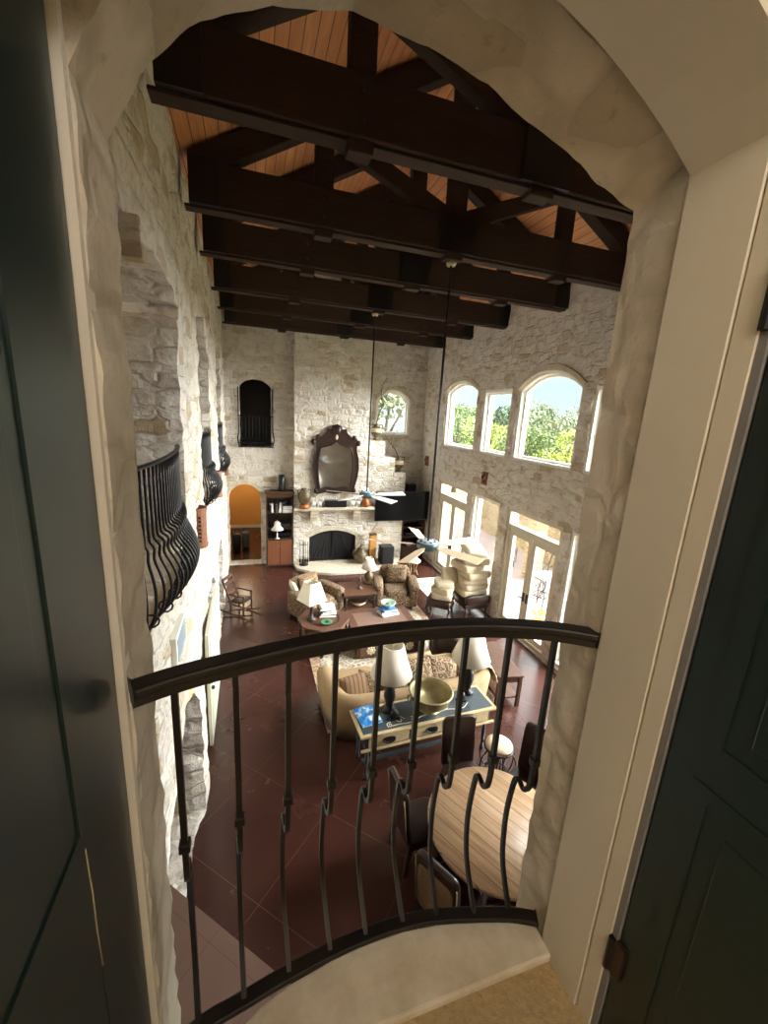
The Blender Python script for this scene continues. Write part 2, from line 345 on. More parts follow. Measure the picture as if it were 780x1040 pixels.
def wall(name, outline, holes, fn, thick, step, mat, amp=.02, jag=.015, outer_jag=0, skip_back=False, vouss=0, rj=.9):
    """stone wall: front face meshed and roughened, ragged openings, reveals 'thick' deep; fn(u,v,depth)->xyz with depth>0 into the wall"""
    loops = [subdiv(outline, step)] + [subdiv(h, step) for h in holes]
    def jit(l, k):
        if not k: return l
        def nz(u, v, o): return .7 * noise.noise(Vector((u * 7, v * 7, o))) + .9 * noise.noise(Vector((u * 19, v * 19, o + 4)))
        return [(u + k * nz(u, v, 3.1), v + k * nz(u, v, 9.7)) for u, v in l]
    loops = [jit(loops[0], outer_jag)] + [jit(l, jag) for l in loops[1:]]
    us = [p[0] for p in loops[0]]; vs_ = [p[1] for p in loops[0]]
    pts = []; edges = []
    for l in loops:
        o = len(pts); pts += l; edges += [(o + i, o + (i + 1) % len(l)) for i in range(len(l))]
    nb = len(pts)
    u = min(us) + step / 2
    cells = set((round(p[0] / step * 1.4), round(p[1] / step * 1.4)) for p in pts)
    while u < max(us):
        v = min(vs_) + step / 2
        while v < max(vs_):
            q = (u + random.uniform(-.25, .25) * step, v + random.uniform(-.25, .25) * step)
            if inside(q, loops[0]) and not any(inside(q, h) for h in loops[1:]) and (round(q[0] / step * 1.4), round(q[1] / step * 1.4)) not in cells: pts.append(q)
            v += step
        u += step
    r = delaunay_2d_cdt([Vector(p) for p in pts], edges, [], 0, 1e-6)
    P = [tuple(p) for p in r[0]]; tri = []
    for f in r[2]:
        cx = sum(P[i][0] for i in f) / len(f); cy = sum(P[i][1] for i in f) / len(f)
        if inside((cx, cy), loops[0]) and not any(inside((cx, cy), h) for h in loops[1:]): tri.append(tuple(f))
    mb = MB()
    def dsp(u, v): return amp * (fbm((u * 1.0, v * 2.0, 1.7), 2.4) + .35 * noise.noise(Vector((u * 9, v * 14, 5)))) if amp else 0
    front = [Vector(fn(p[0], p[1], -dsp(*p))) for p in P]
    a = Vector(fn(0, 0, 0)); nx = Vector(fn(0, 0, -1)) - a
    if tri:
        q = [front[i] for i in tri[0]]
        if (q[1] - q[0]).cross(q[2] - q[0]).dot(nx) < 0: tri = [t[::-1] for t in tri]
    mb.add(front, tri, False)
    if not skip_back: mb.add([fn(p[0], p[1], thick) for p in P], [t[::-1] for t in tri], False)
    for li, l in enumerate(loops):
        n = len(l); k = max(1, round(thick / (step * 1.6))) if li else 1
        cu = sum(p[0] for p in l) / n; cv = sum(p[1] for p in l) / n
        rows = []
        for d in range(k + 1):
            row = []
            for i, p in enumerate(l):
                z = -dsp(*p) if d == 0 else thick * d / k
                if li and 0 < d < k + 1:
                    h = (rj * noise.noise(Vector((p[0] * 8, p[1] * 8, d * .7))) * jag * (1 if d < k else .6)) + (vouss * (noise.cell(Vector((round(i / 2.2) * 3.3 + .5, li * 7.7, 0))) - .5) if vouss else 0)
                    dx, dy = p[0] - cu, p[1] - cv; dl = math.hypot(dx, dy) or 1
                    row.append(fn(p[0] + dx / dl * h, p[1] + dy / dl * h, z))
                else: row.append(fn(p[0], p[1], z))
            rows += row
        fs = [(d * n + i, d * n + (i + 1) % n, (d + 1) * n + (i + 1) % n, (d + 1) * n + i) for d in range(k) for i in range(n)]
        q = [Vector(rows[i]) for i in fs[0]]
        # reveals face the opening
        inw = Vector(fn(cu, cv, thick / 2)) - (q[0] + q[2]) / 2; nn = (q[1] - q[0]).cross(q[2] - q[0])
        if (nn.dot(inw) < 0) == bool(li): fs = [f[::-1] for f in fs]
        mb.add(rows, fs, False)
    return mb.build(name, mat)
def arch(a0, a1, z0, zs, za, n=14):
    """opening outline: sill z0, spring zs, apex za (segmental)"""
    h = za - zs; c = (a1 - a0) / 2; pts = [(a0, z0), (a1, z0)]
    R = (c * c + h * h) / (2 * h); cz = za - R; t0 = math.asin(min(1, c / R))
    if h > c: t0 = PI - t0
    for i in range(n + 1):
        t = t0 - 2 * t0 * i / n; pts.append(((a0 + a1) / 2 + R * math.sin(t), cz + R * math.cos(t)))
    return pts

# ================================================================== STRUCTURE
RX = 2.72                                                     # ridge
def raft(x): return 7.74 + .567 * (x if x < RX else 2 * RX - x)
def ceil(x): return raft(x) + .34
# floors
struct(MB().box(-3.2, 6.28, .6, 18.2, -.12, 0).build('floor', FLOOR))
struct(MB().prism([(-3.2, 1.0), (1.83, 1.0), (-.95, 3.78), (-3.2, 3.78)], lambda a, b, d: (a, b, d), 0.0, .2).build('trim_1', LANDT))
# ceiling boards
mb = MB()
for xa, xb in ((-1.4, RX), (RX, 6.7)):
    za, zb = ceil(xa), ceil(xb)
    mb.add([(x, y, z + t) for t in (0, .1) for x, z in ((xa, za), (xb, zb)) for y in (.6, 14.6)], [(0, 1, 3, 2), (4, 6, 7, 5), (0, 4, 5, 1), (2, 3, 7, 6), (0, 2, 6, 4), (1, 5, 7, 3)])
struct(mb.build('ceiling', CEIL))
# left wall
def sm(a, b, t):
    t = max(0, min(1, (t - a) / (b - a))); return t * t * (3 - 2 * t)
def fl(u, v, d):
    bul = .10 * sm(4.3, 4.7, u) * (1 - sm(5.0, 5.5, u)) * (1 - sm(1.5, 2.1, v)) - .03 * (1 - sm(2, 5, u))
    return (-.70 + bul - d, u, v)
LH = [[(2.0, 3.36), (5.03, 3.36), (5.06, 5.82), (5.22, 5.86), (5.22, 5.97), (4.94, 6.08), (4.6, 6.15), (4.16, 6.17), (3.79, 6.13), (3.25, 6.02), (2.6, 5.9), (2.0, 5.8)],
      [(6.95, 3.36), (8.42, 3.36), (8.52, 5.75), (8.4, 5.95), (8.0, 6.12), (7.5, 6.20), (7.1, 6.12), (6.92, 5.95)],
      [(10.45, 3.36), (11.85, 3.36), (11.9, 5.75), (11.75, 5.95), (11.4, 6.12), (11.0, 6.2), (10.6, 6.12), (10.43, 5.95)],
      [(2.0, .02), (2.0, .8), (3.04, 1.24), (3.74, 1.54), (4.3, 1.76), (4.58, 1.76), (4.66, 1.6), (4.66, .02)][::-1],
      arch(6.3, 8.42, .02, 1.5, 1.95), arch(9.1, 10.6, .02, 1.6, 1.95)]
struct(wall('wall_left', [(.9, 0), (13.5, 0), (13.5, 7.75), (.9, 7.75)], LH, fl, .55, .085, STONE, .035, .02, vouss=.03))
# keystones over the gallery arches
for i, (y, z) in enumerate(((3.2, 5.87), (7.06, 6.02), (10.55, 6.05))):
    struct(MB().prism([(y - .07, z - .03), (y + .06, z - .03), (y + .1, z + .22), (y - .09, z + .2)], lambda a, b, d: (d, a, b), -.72, -.60).build('trim_%d' % (2 + i), STONE, bevel=.015))
# right wall
def fr(u, v, d): return (5.93 + d, u, v)
RW = [('a', 10.4, 12.35, 4.12, 5.80, 6.08), ('s', 8.8, 10.1, 4.12, 5.77, 0), ('a', 6.55, 8.55, 4.12, 5.72, 6.08), ('s', 5.0, 6.28, 4.12, 5.72, 0), ('a', 2.75, 4.7, 4.12, 5.72, 6.08)]  # last arch is out of view, included to let more daylight in
RD = [('d', 10.4, 12.3, .03, 3.02), ('s', 8.75, 10.1, .12, 3.0), ('d', 6.5, 8.4, .03, 3.0), ('s', 5.0, 6.28, .12, 3.0), ('d', 2.8, 4.7, .03, 3.0)]
rh = [arch(a, b, z0, zs, za) if k == 'a' else [(a, z0), (b, z0), (b, zs), (a, zs)] for k, a, b, z0, zs, za in RW] + [[(a, z0), (b, z0), (b, z1), (a, z1)] for k, a, b, z0, z1 in RD]
struct(wall('wall_right', [(.9, 0), (14.1, 0), (14.1, 7.75), (.9, 7.75)], rh, fr, .34, .11, STONE, .025, .018, vouss=.02))
# windows: white frames, mullions, one pane each
def ring(mb, outer, wdt, fn, d0, d1):
    cu = sum(p[0] for p in outer) / len(outer); cv = sum(p[1] for p in outer) / len(outer); n = len(outer)
    inner = []
    for i, p in enumerate(outer):
        a = outer[i - 1]; b = outer[(i + 1) % n]
        n1 = Vector((p[1] - a[1], a[0] - p[0])).normalized(); n2 = Vector((b[1] - p[1], p[0] - b[0])).normalized()
        k = (n1 + n2); k = k / max(.3, k.dot(n1)) if k.length > 1e-6 else n1
        if (Vector(p) - Vector((cu, cv))).dot(k) < 0: k = -k
        inner.append((p[0] - k.x * wdt, p[1] - k.y * wdt))
    vs = [fn(a, b, d) for d in (d0, d1) for l in (outer, inner) for a, b in l]
    fs = []
    for i in range(n):
        j = (i + 1) % n; fs += [(i, j, n + j, n + i), (2 * n + i, 3 * n + i, 3 * n + j, 2 * n + j), (n + i, n + j, 3 * n + j, 3 * n + i), (i, 2 * n + i, 2 * n + j, j)]
    mb.add(vs, fs); return inner
wi = 1
def window(name, outline, fn, mat=WINW, d=.14, bars=()):
    mb = MB(); inn = ring(mb, outline, .07, fn, d - .10, d + .12); inn2 = ring(mb, inn, .05, fn, d, d + .08)
    for a0, b0, a1, b1 in bars: mb.prism([(a0, b0), (a1, b0), (a1, b1), (a0, b1)], fn, d, d + .08)
    o = struct(mb.build(name, mat)); g = MB().prism(inn2, fn, d + .03, d + .042).build('pane', GLASS, o); return o
for k, a, b, z0, zs, za in RW:
    window('window_%d' % wi, arch(a, b, z0, zs, za) if k == 'a' else [(a, z0), (b, z0), (b, zs), (a, zs)], fr); wi += 1
di = 1
for k, a, b, z0, z1 in RD:
    if k == 's':
        window('window_%d' % wi, [(a, z0), (b, z0), (b, z1), (a, z1)], fr); wi += 1
    else:
        zt = 2.46; mb = MB(); ring(mb, [(a, z0), (b, z0), (b, z1), (a, z1)], .09, fr, .04, .26)
        mb.prism([(a + .05, zt), (b - .05, zt), (b - .05, zt + .14), (a + .05, zt + .14)], fr, .06, .22)
        o = struct(mb.build('door_%d' % di, WINC)); di += 1
        MB().prism([(a + .09, zt + .14), (b - .09, zt + .14), (b - .09, z1 - .09), (a + .09, z1 - .09)], fr, .14, .152).build('transom_pane', GLASS, o)
        c = (a + b) / 2
        for s, (p, q) in enumerate(((a + .09, c), (c, b - .09))):
            m2 = MB(); m2v = [(p + .005, z0 + .09), (q - .005, z0 + .09), (q - .005, zt - .005), (p + .005, zt - .005)]
            inn = ring(m2, m2v, .12, fr, .10, .16); lf = m2.build('door_leaf', WINC, o)
            MB().prism(inn, fr, .125, .137).build('pane', GLASS, lf)
            hx = c + (-.06 if s == 0 else .06)
            MB().tube([fr(hx, 1.02, .10), fr(hx, 1.02, .03), fr(hx + (.09 if s else -.09), 1.02, .03)], .012, 8).box(*(lambda q: (q[0] - .01, q[0] + .01))(fr(0, 0, .09)), hx - .025, hx + .025, .92, 1.14).build('lever_handle', IRON, lf)
# back walls and chimney
def fb(y): return lambda u, v, d: (u, y + d, v)
struct(wall('wall_back', [(-.8, 0), (1.4, 0), (1.4, 7.9), (-.8, 7.9)], [arch(-.28, .65, 3.80, 5.58, 5.82), arch(-.66, .31, .02, 2.22, 2.66)], fb(13.4), .4, .1, STONE, .02, .008, vouss=.012))
struct(wall('wall_back_corner', [(3.5, 0), (6.3, 0), (6.3, 7.9), (3.5, 7.9)], [arch(4.12, 5.37, 4.30, 5.45, 5.84)], fb(14.0), .35, .1, STONE, .02, .01))
window('window_%d' % wi, arch(4.12, 5.37, 4.30, 5.45, 5.84), fb(14.0)); wi += 1
CH = [(1.3, 0), (5.02, 0), (5.02, 3.1), (4.62, 3.1), (4.62, 3.6), (4.24, 3.6), (4.24, 4.14), (3.72, 4.14), (3.72, 9.4), (1.3, 8.7)]
struct(wall('wall_chimney', CH, [arch(1.80, 3.37, .1, .95, 1.17)], fb(13.1), .92, .09, STONE, .022, .012))
struct(MB().box(1.6, 3.6, 13.75, 13.85, .0, 1.5).build('wall_firebox', BLACK))
# pale cut-stone surrounds that stand out on the back wall and the chimney
def surround(name, outline, wdt, y, fn):
    n = len(outline) - 2; arcp = outline[2:]; c = Vector((sum(p[0] for p in arcp) / len(arcp), min(p[1] for p in arcp) - .6)); mb = MB(); vs = []
    for d in (-.035, .05):
        for p in arcp:
            q = Vector(p); k = (q - c).normalized(); vs += [fn(q.x, q.y, d), fn(q.x + k.x * wdt, q.y + k.y * wdt, d)]
    n = len(arcp); fs = []
    for i in range(n - 1):
        a = 2 * i; fs += [(a, a + 2, a + 3, a + 1), (a + 2 * n, a + 1 + 2 * n, a + 3 + 2 * n, a + 2 + 2 * n), (a + 1, a + 3, a + 3 + 2 * n, a + 1 + 2 * n), (a, a + 2 * n, a + 2 + 2 * n, a + 2)]
    mb.add(vs, fs); return struct(mb.build(name, SMOOTHST))
surround('trim_5', arch(1.80, 3.37, .1, .95, 1.17), .13, 13.1, fb(13.1))
surround('trim_6', arch(-.28, .65, 3.80, 5.58, 5.82), .12, 13.4, fb(13.4))
surround('trim_7', arch(-.66, .31, .02, 2.22, 2.66), .12, 13.4, fb(13.4))
surround('trim_8', arch(4.12, 5.37, 4.30, 5.45, 5.84), .10, 14, fb(14.0))
surround('trim_9', arch(6.55, 8.55, 4.12, 5.72, 6.08), .10, 0, fr)
surround('trim_10', arch(10.4, 12.35, 4.12, 5.80, 6.08), .10, 0, fr)
# rooms seen through the openings: hall, upper room, gallery corridor
struct(MB().box(-1.25, -1.05, 13.8, 18.1, 0, 3).build('wall_hall_left', PLASTER)); struct(MB().box(.5, .6, 13.8, 18.1, 0, 3).build('wall_hall_right', PLASTER))
struct(MB().box(-1.25, .6, 17.9, 18.05, 0, 3).build('wall_hall_back', ORANGE)); struct(MB().box(-1.25, .6, 13.8, 18.1, 2.9, 3.0).build('ceiling_hall', PLASTER))
struct(MB().box(-1.05, .5, 17.86, 17.9, 0, .12).build('baseboard_hall', WINC))
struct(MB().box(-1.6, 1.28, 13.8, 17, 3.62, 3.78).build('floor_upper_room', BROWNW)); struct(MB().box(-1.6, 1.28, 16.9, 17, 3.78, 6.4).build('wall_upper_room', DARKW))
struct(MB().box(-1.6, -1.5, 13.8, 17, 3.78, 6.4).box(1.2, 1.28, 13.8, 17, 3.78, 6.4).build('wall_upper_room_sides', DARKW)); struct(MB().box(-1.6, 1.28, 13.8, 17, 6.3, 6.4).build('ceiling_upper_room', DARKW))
struct(MB().box(-3.2, -1.28, .9, 13.6, 3.1, 3.34).build('floor_gallery', BROWNW)); struct(MB().box(-3.2, -3.05, .9, 13.6, 0, 7).build('wall_gallery', STONE))
struct(MB().box(-3.2, -1.26, .9, 13.6, 6.6, 6.7).build('ceiling_gallery', BROWNW)); struct(MB().box(-3.2, -1.26, 13.4, 13.6, 0, 7).build('wall_gallery_end', STONE)); struct(MB().box(-3.2, -1.26, .6, .88, 0, 7).build('wall_gallery_near', STONE))
point_light('hall_ceiling_lamp', (-.3, 16.4, 2.7), 26)
point_light('gallery_lamp', (-2.2, 5.0, 6.1), 18)

# ---------------- our doorway: thick stone wall with a ragged arched opening
def fn_(u, v, d):
    t = max(0, min(1, (u + .24) / 1.09)); yo = 1.02 - .14 * t
    yi = .835 - .095 * t
    if v > 5.3 and 0 < d: v += .05 * d / .26 * sm(.2, .5, u) * (1 - sm(5.75, 6.2, v)) * sm(5.42, 5.5, v)
    return (u, yo - d * (yo - yi) / .26, v)
DOOR = [(-.24, 2.6), (.86, 2.6), (.86, 5.49), (.76, 5.53), (.67, 5.58), (.57, 5.62), (.48, 5.67), (.35, 5.71), (.2, 5.735), (.05, 5.72), (-.07, 5.67), (-.13, 5.63), (-.18, 5.57), (-.235, 5.46)]
o = struct(wall('wall_doorway', [(-.72, 2.3), (1.4, 2.3), (1.4, 6.5), (-.72, 6.5)], [DOOR], fn_, .26, .022, STONEN, .006, .008, rj=.35))
gab = [(-.75, 0), (5.95, 0), (5.95, ceil(5.95)), (RX, ceil(RX)), (-.75, ceil(-.75))]
struct(wall('wall_front', gab, [[(-.70, 2.32), (1.38, 2.32), (1.38, 6.48), (-.70, 6.48)]], lambda u, v, d: (u, .92 - d, v), .17, .25, STONE, 0, 0))
sill = [(-.235, .70), (.855, .70), (.855, .785), (.77, .812), (.66, .843), (.54, .868), (.43, .88), (.31, .88), (.2, .87), (.08, .85), (0, .825), (-.08, .78), (-.16, .73), (-.235, .715)]
struct(MB().prism(sill, lambda a, b, d: (a, b, d), 2.5, 3.42).build('trim_11', SMOOTHST, bevel=.012))
# white jambs and the arched head of the door frame
head = [(.85 - 1.095 * i / 16, 5.50 + .205 * math.sin(PI * i / 16) ** .9) for i in range(17)]
mb = MB(); mb.box(.85, .90, .598, .742, 3.38, 5.50)
vs = [p for (x, z) in head for p in ((x, .55, z), (x, .742, z), (x, .55, z + .05), (x, .742, z + .05))]
mb.add(vs, [f for i in range(16) for f in ((4 * i, 4 * i + 1, 4 * i + 5, 4 * i + 4), (4 * i + 2, 4 * i + 6, 4 * i + 7, 4 * i + 3), (4 * i, 4 * i + 4, 4 * i + 6, 4 * i + 2), (4 * i + 1, 4 * i + 3, 4 * i + 7, 4 * i + 5))])
mb.box(.856, .90, .552, .594, 3.38, 5.52); mb.box(-.275, -.240, .818, .862, 3.38, 5.55)
struct(mb.build('trim_12', PLASTER)); struct(MB().box(.862, .895, .536, .551, 3.38, 5.6).build('trim_13', GREYP))
# landing room the camera stands in
struct(MB().box(-1.7, 2.4, -2.7, .705, 3.28, 3.395).build('floor_landing', CARPET))
o = wall('wall_entry', [(-1.7, 3.3), (2.4, 3.3), (2.4, 6.4), (-1.7, 6.4)], [[(-.32, 3.39), (.90, 3.39)] + [(x * 1.06 - .01, z + .03) for x, z in head]], lambda u, v, d: (u, .53 + d, v), .19, .4, CREAM, 0, 0); struct(o)
struct(MB().box(-1.8, -1.7, -2.7, .72, 3.3, 6.4).build('wall_landing_left', CREAM)); struct(MB().box(2.4, 2.5, -2.7, .72, 3.3, 6.4).build('wall_landing_right', CREAM))
struct(MB().box(-1.8, 2.5, -2.8, -2.7, 3.3, 6.4).build('wall_landing_back', CREAM)); struct(MB().box(-1.8, 2.5, -2.8, .72, 6.4, 6.5).build('ceiling_landing', CREAM))
point_light('landing_fill_light', (-1.25, -.9, 5.25), 78, (1, .96, .90), .2)  # unseen light, placed low on the left to brighten right jamb and arch soffit
point_light('landing_fill_light', (.35, -1.5, 6.1), 42, (1, .97, .93), .2)  # added unseen fill behind the camera to brighten sill, carpet and left strip

# ---------------- roof trusses
def truss(y):
    t = thing('roof_truss', '', 'roof truss', (0, y, 7.2), 0, 'dark timber trusses across the room')
    y = 0.; B = .04
    def L(x): return raft(x) - 7.2
    MB().box(-.6, 5.95, -.1, .1, 0, .44).build('tie_beam', BEAM, t, .015)
    MB().box(-.66, 5.97, -.06, .10, -.03, .0).build('bottom_rail', BEAM, t, .006)
    for s in (1, -1):
        xa, xb = (-.6, RX) if s == 1 else (5.96, RX)
        MB().prism([(xa, L(xa)), (xb, L(xb)), (xb, L(xb) + .3), (xa, L(xa) + .3)], lambda a, b, d: (a, d, b), -.1, .1).build('rafter', BEAM, t, .015)
        xq = .92 if s == 1 else 4.5
        MB().box(xq - .11, xq + .11, -.08, .08, -.1, L(xq) + .05).build('queen_post', BEAM, t, .012)
        x0, z0, x1, z1 = RX + s * -.1, .42, xq + s * .12, L(xq) - .02
        MB().bar((x0, 0, z0), (x1, 0, z1), .14, .2, (0, 0, 1)).build('strut', BEAM, t, .012)
    MB().box(RX - .13, RX + .13, -.08, .08, -.08, L(RX)).build('king_post', BEAM, t, .012)
    p = MB().box(RX - .27, RX + .27, -.125, .125, 0.0, .45)
    p.build('center_plate', STEEL, t); 
    for xe in (-.6, 5.62): MB().box(xe, xe + .32, -.125, .125, -.005, .46).build('end_plate', STEEL, t)
    for xq in (.92, 4.5):
        for z in (.12, .32): MB().lathe([(.022, 0), (.022, .02), (.012, .03)], n=8, M=T((xq, -.1, z), rx=PI / 2)).build('bolt', STEEL, t)
    return t
names = ['nearest dark timber roof truss, cut off by the doorway arch', 'second roof truss from the doorway, carrying the nearer ceiling fan', 'third roof truss from the doorway', 'fourth roof truss from the doorway, carrying the farther ceiling fan', 'fifth roof truss from the doorway, next to the last', 'farthest roof truss, against the stone chimney']
t0 = truss(4.02); ys = [4.02, 5.87, 7.42, 9.42, 11.1, 12.92]
for i, y in enumerate(ys):
    t = t0 if i == 0 else copy_tree(t0)
    t.location.y = y; t['label'] = names[i]

# ================================================================== FOREGROUND
def hinge(parent, x, y, z):
    h = MB().box(x - .003, x + .012, y - .035, y + .03, z - .05, z + .05).build('hinge', DARKW, parent)
    MB().lathe([(.008, -.05), (.008, .05)], (x - .004, y, z), 8).build('hinge_pin', IRON, h)
def panel_door(name, label, x0, x1, face, y0, y1, sty0, sty1, rows=((.16, .88), (.97, 2.28))):
    t = thing(name, label, 'door', (0, 0, 3.41))
    MB().box(x0, x1, y1, y0, 0, 2.44).build('door_slab', DOORG, t, .004)
    s = 1 if face == x1 else -1
    for z0, z1 in rows:
        ya, yb = y1 + sty1, y0 - sty0
        g = MB()
        for a, b, c, d in ((ya - .015, yb + .015, z0 - .015, z0 + .02), (ya - .015, yb + .015, z1 - .02, z1 + .015), (ya - .015, ya + .02, z0 + .02, z1 - .02), (yb - .02, yb + .015, z0 + .02, z1 - .02)):
            g.box(min(face, face + s * .004), max(face, face + s * .004), a, b, c, d)
        g.build('panel_moulding', DOORG, t)
        MB().prism([(ya + .06, z0 + .06), (yb - .06, z0 + .06), (yb - .06, z1 - .06), (ya + .06, z1 - .06)], lambda a, b, d: (d, a, b), face - s * .004, face + s * .003).build('raised_panel', DOORG, t, .003)
    return t
t = panel_door('panel_door', 'open black-green panelled door leaf with a chipped pale crack, on the left', -.297, -.252, -.252, .812, -.42, .205, .1, ((.94, 2.28),))
MB().tube([(-.2515, .585, .945), (-.2515, .604, .935), (-.2515, .606, .88), (-.2515, .609, .82), (-.2515, .607, .75), (-.2515, .610, .66)], .0015, 5).build('chipped_crack', CHIP, t)
MB().box(-.2535, -.2512, .606, .611, .10, .66).build('stile_joint', BLACK, t)
t = panel_door('panel_door', 'open dark panelled door leaf on the right with a brown hinge', .868, .914, .868, .533, -.60, .075, .1)
hinge(t, .860, .545, .28); hinge(t, .860, .545, 1.82)
# curved belly railing across the opening
rl = thing('balcony_railing', 'curved black wrought iron railing with belly balusters across the doorway', 'railing', (.31, .85, 3.42))
def loc(o): return [(p[0] - .31, p[1] - .85, p[2] - 3.42) for p in o]
def arc(pts, n=30):
    """smooth curve through points (Catmull-Rom)"""
    out = []; P = [Vector(p) for p in pts]; P = [P[0] * 2 - P[1]] + P + [P[-1] * 2 - P[-2]]
    k = len(P) - 3
    for i in range(n + 1):
        t = i / n * k; j = min(k - 1, int(t)); u = t - j; a, b, c, d = P[j:j + 4]
        out.append(.5 * ((2 * b) + (c - a) * u + (2 * a - 5 * b + 4 * c - d) * u * u + (3 * b - a - 3 * c + d) * u ** 3))
    return out
KS = .962
TR = arc([(x * KS, y * KS, 0) for x, y in [(-.232, .822), (-.15, .855), (-.04, .885), (.08, .912), (.2, .93), (.32, .938), (.44, .937), (.56, .925), (.68, .898), (.80, .855), (.90, .795)]])
BR = arc([(-.25, .76, 0), (-.15, .81, 0), (-.04, .832, 0), (.08, .855, 0), (.2, .872, 0), (.32, .88, 0), (.44, .88, 0), (.54, .868, 0), (.66, .84, 0), (.77, .81, 0), (.85, .775, 0)])
def strip(curve, w, z0, z1):
    mb = MB(); n = len(curve); vs = []
    for i, p in enumerate(curve):
        d = (curve[min(n - 1, i + 1)] - curve[max(0, i - 1)]).normalized(); q = Vector((-d.y, d.x, 0)) * w / 2
        vs += [(p.x - q.x, p.y - q.y, z0), (p.x + q.x, p.y + q.y, z0), (p.x + q.x, p.y + q.y, z1), (p.x - q.x, p.y - q.y, z1)]
    fs = [(0, 1, 2, 3), (4 * n - 1, 4 * n - 2, 4 * n - 3, 4 * n - 4)] + [(4 * i + a, 4 * i + (a + 1) % 4, 4 * i + 4 + (a + 1) % 4, 4 * i + 4 + a) for i in range(n - 1) for a in range(4)]
    return mb.add(loc(vs), fs)
strip(TR, .046, 4.454, 4.476).build('handrail', IRON, rl, .006); strip(TR, .026, 4.432, 4.456).build('rail_channel', IRON, rl, .002)
strip(BR, .040, 3.445, 3.462).build('bottom_rail', IRON, rl, .004)
tops = [(-.16, .85), (-.04, .885), (.08, .912), (.2, .93), (.32, .938), (.44, .937), (.57, .923), (.69, .892), (.81, .85)]
bots = [(-.15, .81), (-.04, .832), (.08, .855), (.2, .872), (.31, .88), (.43, .88), (.54, .868), (.66, .84), (.77, .81)]
for (x, y), (bx, by) in zip(tops, bots):
    x *= KS; y *= KS
    o = Vector(((x - .32) * .28, 1, 0)).normalized()
    def q(k, z, xx=x, yy=y): return (xx + o.x * k, yy + o.y * k, z)
    MB().tube(loc([q(0, 4.436), q(0, 4.2), q(0, 4.035)]), .0092, 4).build('baluster', IRON, rl)
    MB().box(*[c for ax in range(3) for c in (loc([q(0, 4.035)])[0][ax] - .012, loc([q(0, 4.035)])[0][ax] + .012)]).build('baluster_collar', IRON, rl, .003)
    low = arc([q(0, 4.035), q(.003, 3.97), q(.012, 3.925), q(.036, 3.903), q(.058, 3.908), q(.078, 3.896), q(.090, 3.84), q(.100, 3.75), q(.098, 3.66), q(.075, 3.56, (x + bx) / 2, (y * 2 + by - .0) / 3), (bx, by, 3.455)], 36)
    MB().tube(loc(low), .0088, 4).build('baluster_belly', IRON, rl)

# ================================================================== LEFT WALL THINGS
def juliet(name, label, yc, half, group):
    """bowed belly balcony: local x = out of the wall, y along the wall, z=0 at the slab"""
    t = thing(name, label, 'balcony', (-.70, yc, 3.36), 0, group)
    def plan(s, out): return (out * (1 - abs(s) ** 2.2) - .03, s * half)
    top = [(*plan(-1 + 2 * i / 24, .08), 1.20) for i in range(25)]
    MB().tube(top, .024, 6, .6).build('handrail', IRON, t)
    base = [(*plan(-1 + 2 * i / 24, .06), .03) for i in range(25)]
    MB().tube(base, .018, 6).build('bottom_rail', IRON, t)
    n = 22
    for i in range(n):
        s = -1 + 2 * (i + .5) / n
        pr = [(.08, 1.19), (.08, .95), (.08, .74), (.09, .66), (.13, .63), (.15, .60), (.135, .55), (.15, .50), (.22, .40), (.255, .30), (.24, .20), (.17, .10), (.06, .03)]
        pts = arc([(*plan(s, k), z) for k, z in pr], 22)
        MB().tube(pts, .0115, 5).build('baluster', IRON, t)
    for i in range(8):
        s = -.88 + 1.76 * i / 7; p = plan(s, .13)
        MB().tube([(p[0] + .05 * math.cos(a), p[1], .09 + .05 * math.sin(a)) for a in [k * PI / 5 for k in range(10)]], .008, 5, closed=True).build('scroll', IRON, t)
    MB().prism([(-.5, -half), (-.06, -half)] + [plan(-1 + 2 * i / 12, .06) for i in range(13)] + [(-.06, half), (-.5, half)], lambda a, b, d: (a, b, d), -.03, .02).build('balcony_floor', SMOOTHST, t)
    return t
J = juliet('juliet_balcony', 'black iron belly balcony in the nearest gallery arch on the left wall', 3.92, .94, 'iron belly balconies in the gallery arches')
for y, k, lb in ((7.7, .76, 'black iron belly balcony in the middle gallery arch of the left wall'), (11.15, .70, 'small far black iron belly balcony in the last gallery arch of the left wall')):
    c = copy_tree(J); c.location.y = y; c.scale = (1, k, 1); c['label'] = lb
def sconce(label, y, group):
    t = thing('wall_sconce', label, 'wall sconce', (-.70, y, 3.06), 0, group)
    pr = [(.13 * math.sin(a), .14 * math.cos(a)) for a in [PI * k / 10 for k in range(11)]]
    MB().prism([(.0, .14)] + pr + [(.0, -.14)], lambda a, b, d: (a - .02, b, d), 0, .56).build('sconce_body', SCONCE, t, .01)
    for k in range(7): MB().box(.02, .052, -.155, -.11, .1 + k * .055, .125 + k * .055).build('pierced_slot', BLACK, t)
    for z in (0, .52): MB().prism([(.0, .15)] + [(a * 1.08, b * 1.07) for a, b in pr] + [(.0, -.15)], lambda a, b, d: (a - .02, b, d), z, z + .04).build('rim', SCONCE, t)
    return t
s0 = sconce('carved brown sconce on the left wall beside the nearest iron balcony', 6.05, 'carved sconces on the left wall')
for y, lb in ((9.5, 'carved brown sconce on the left wall beyond the middle iron balcony'), (12.6, 'small farthest carved brown sconce on the left wall, by the back corner')):
    c = copy_tree(s0); c.location.y = y; c['label'] = lb
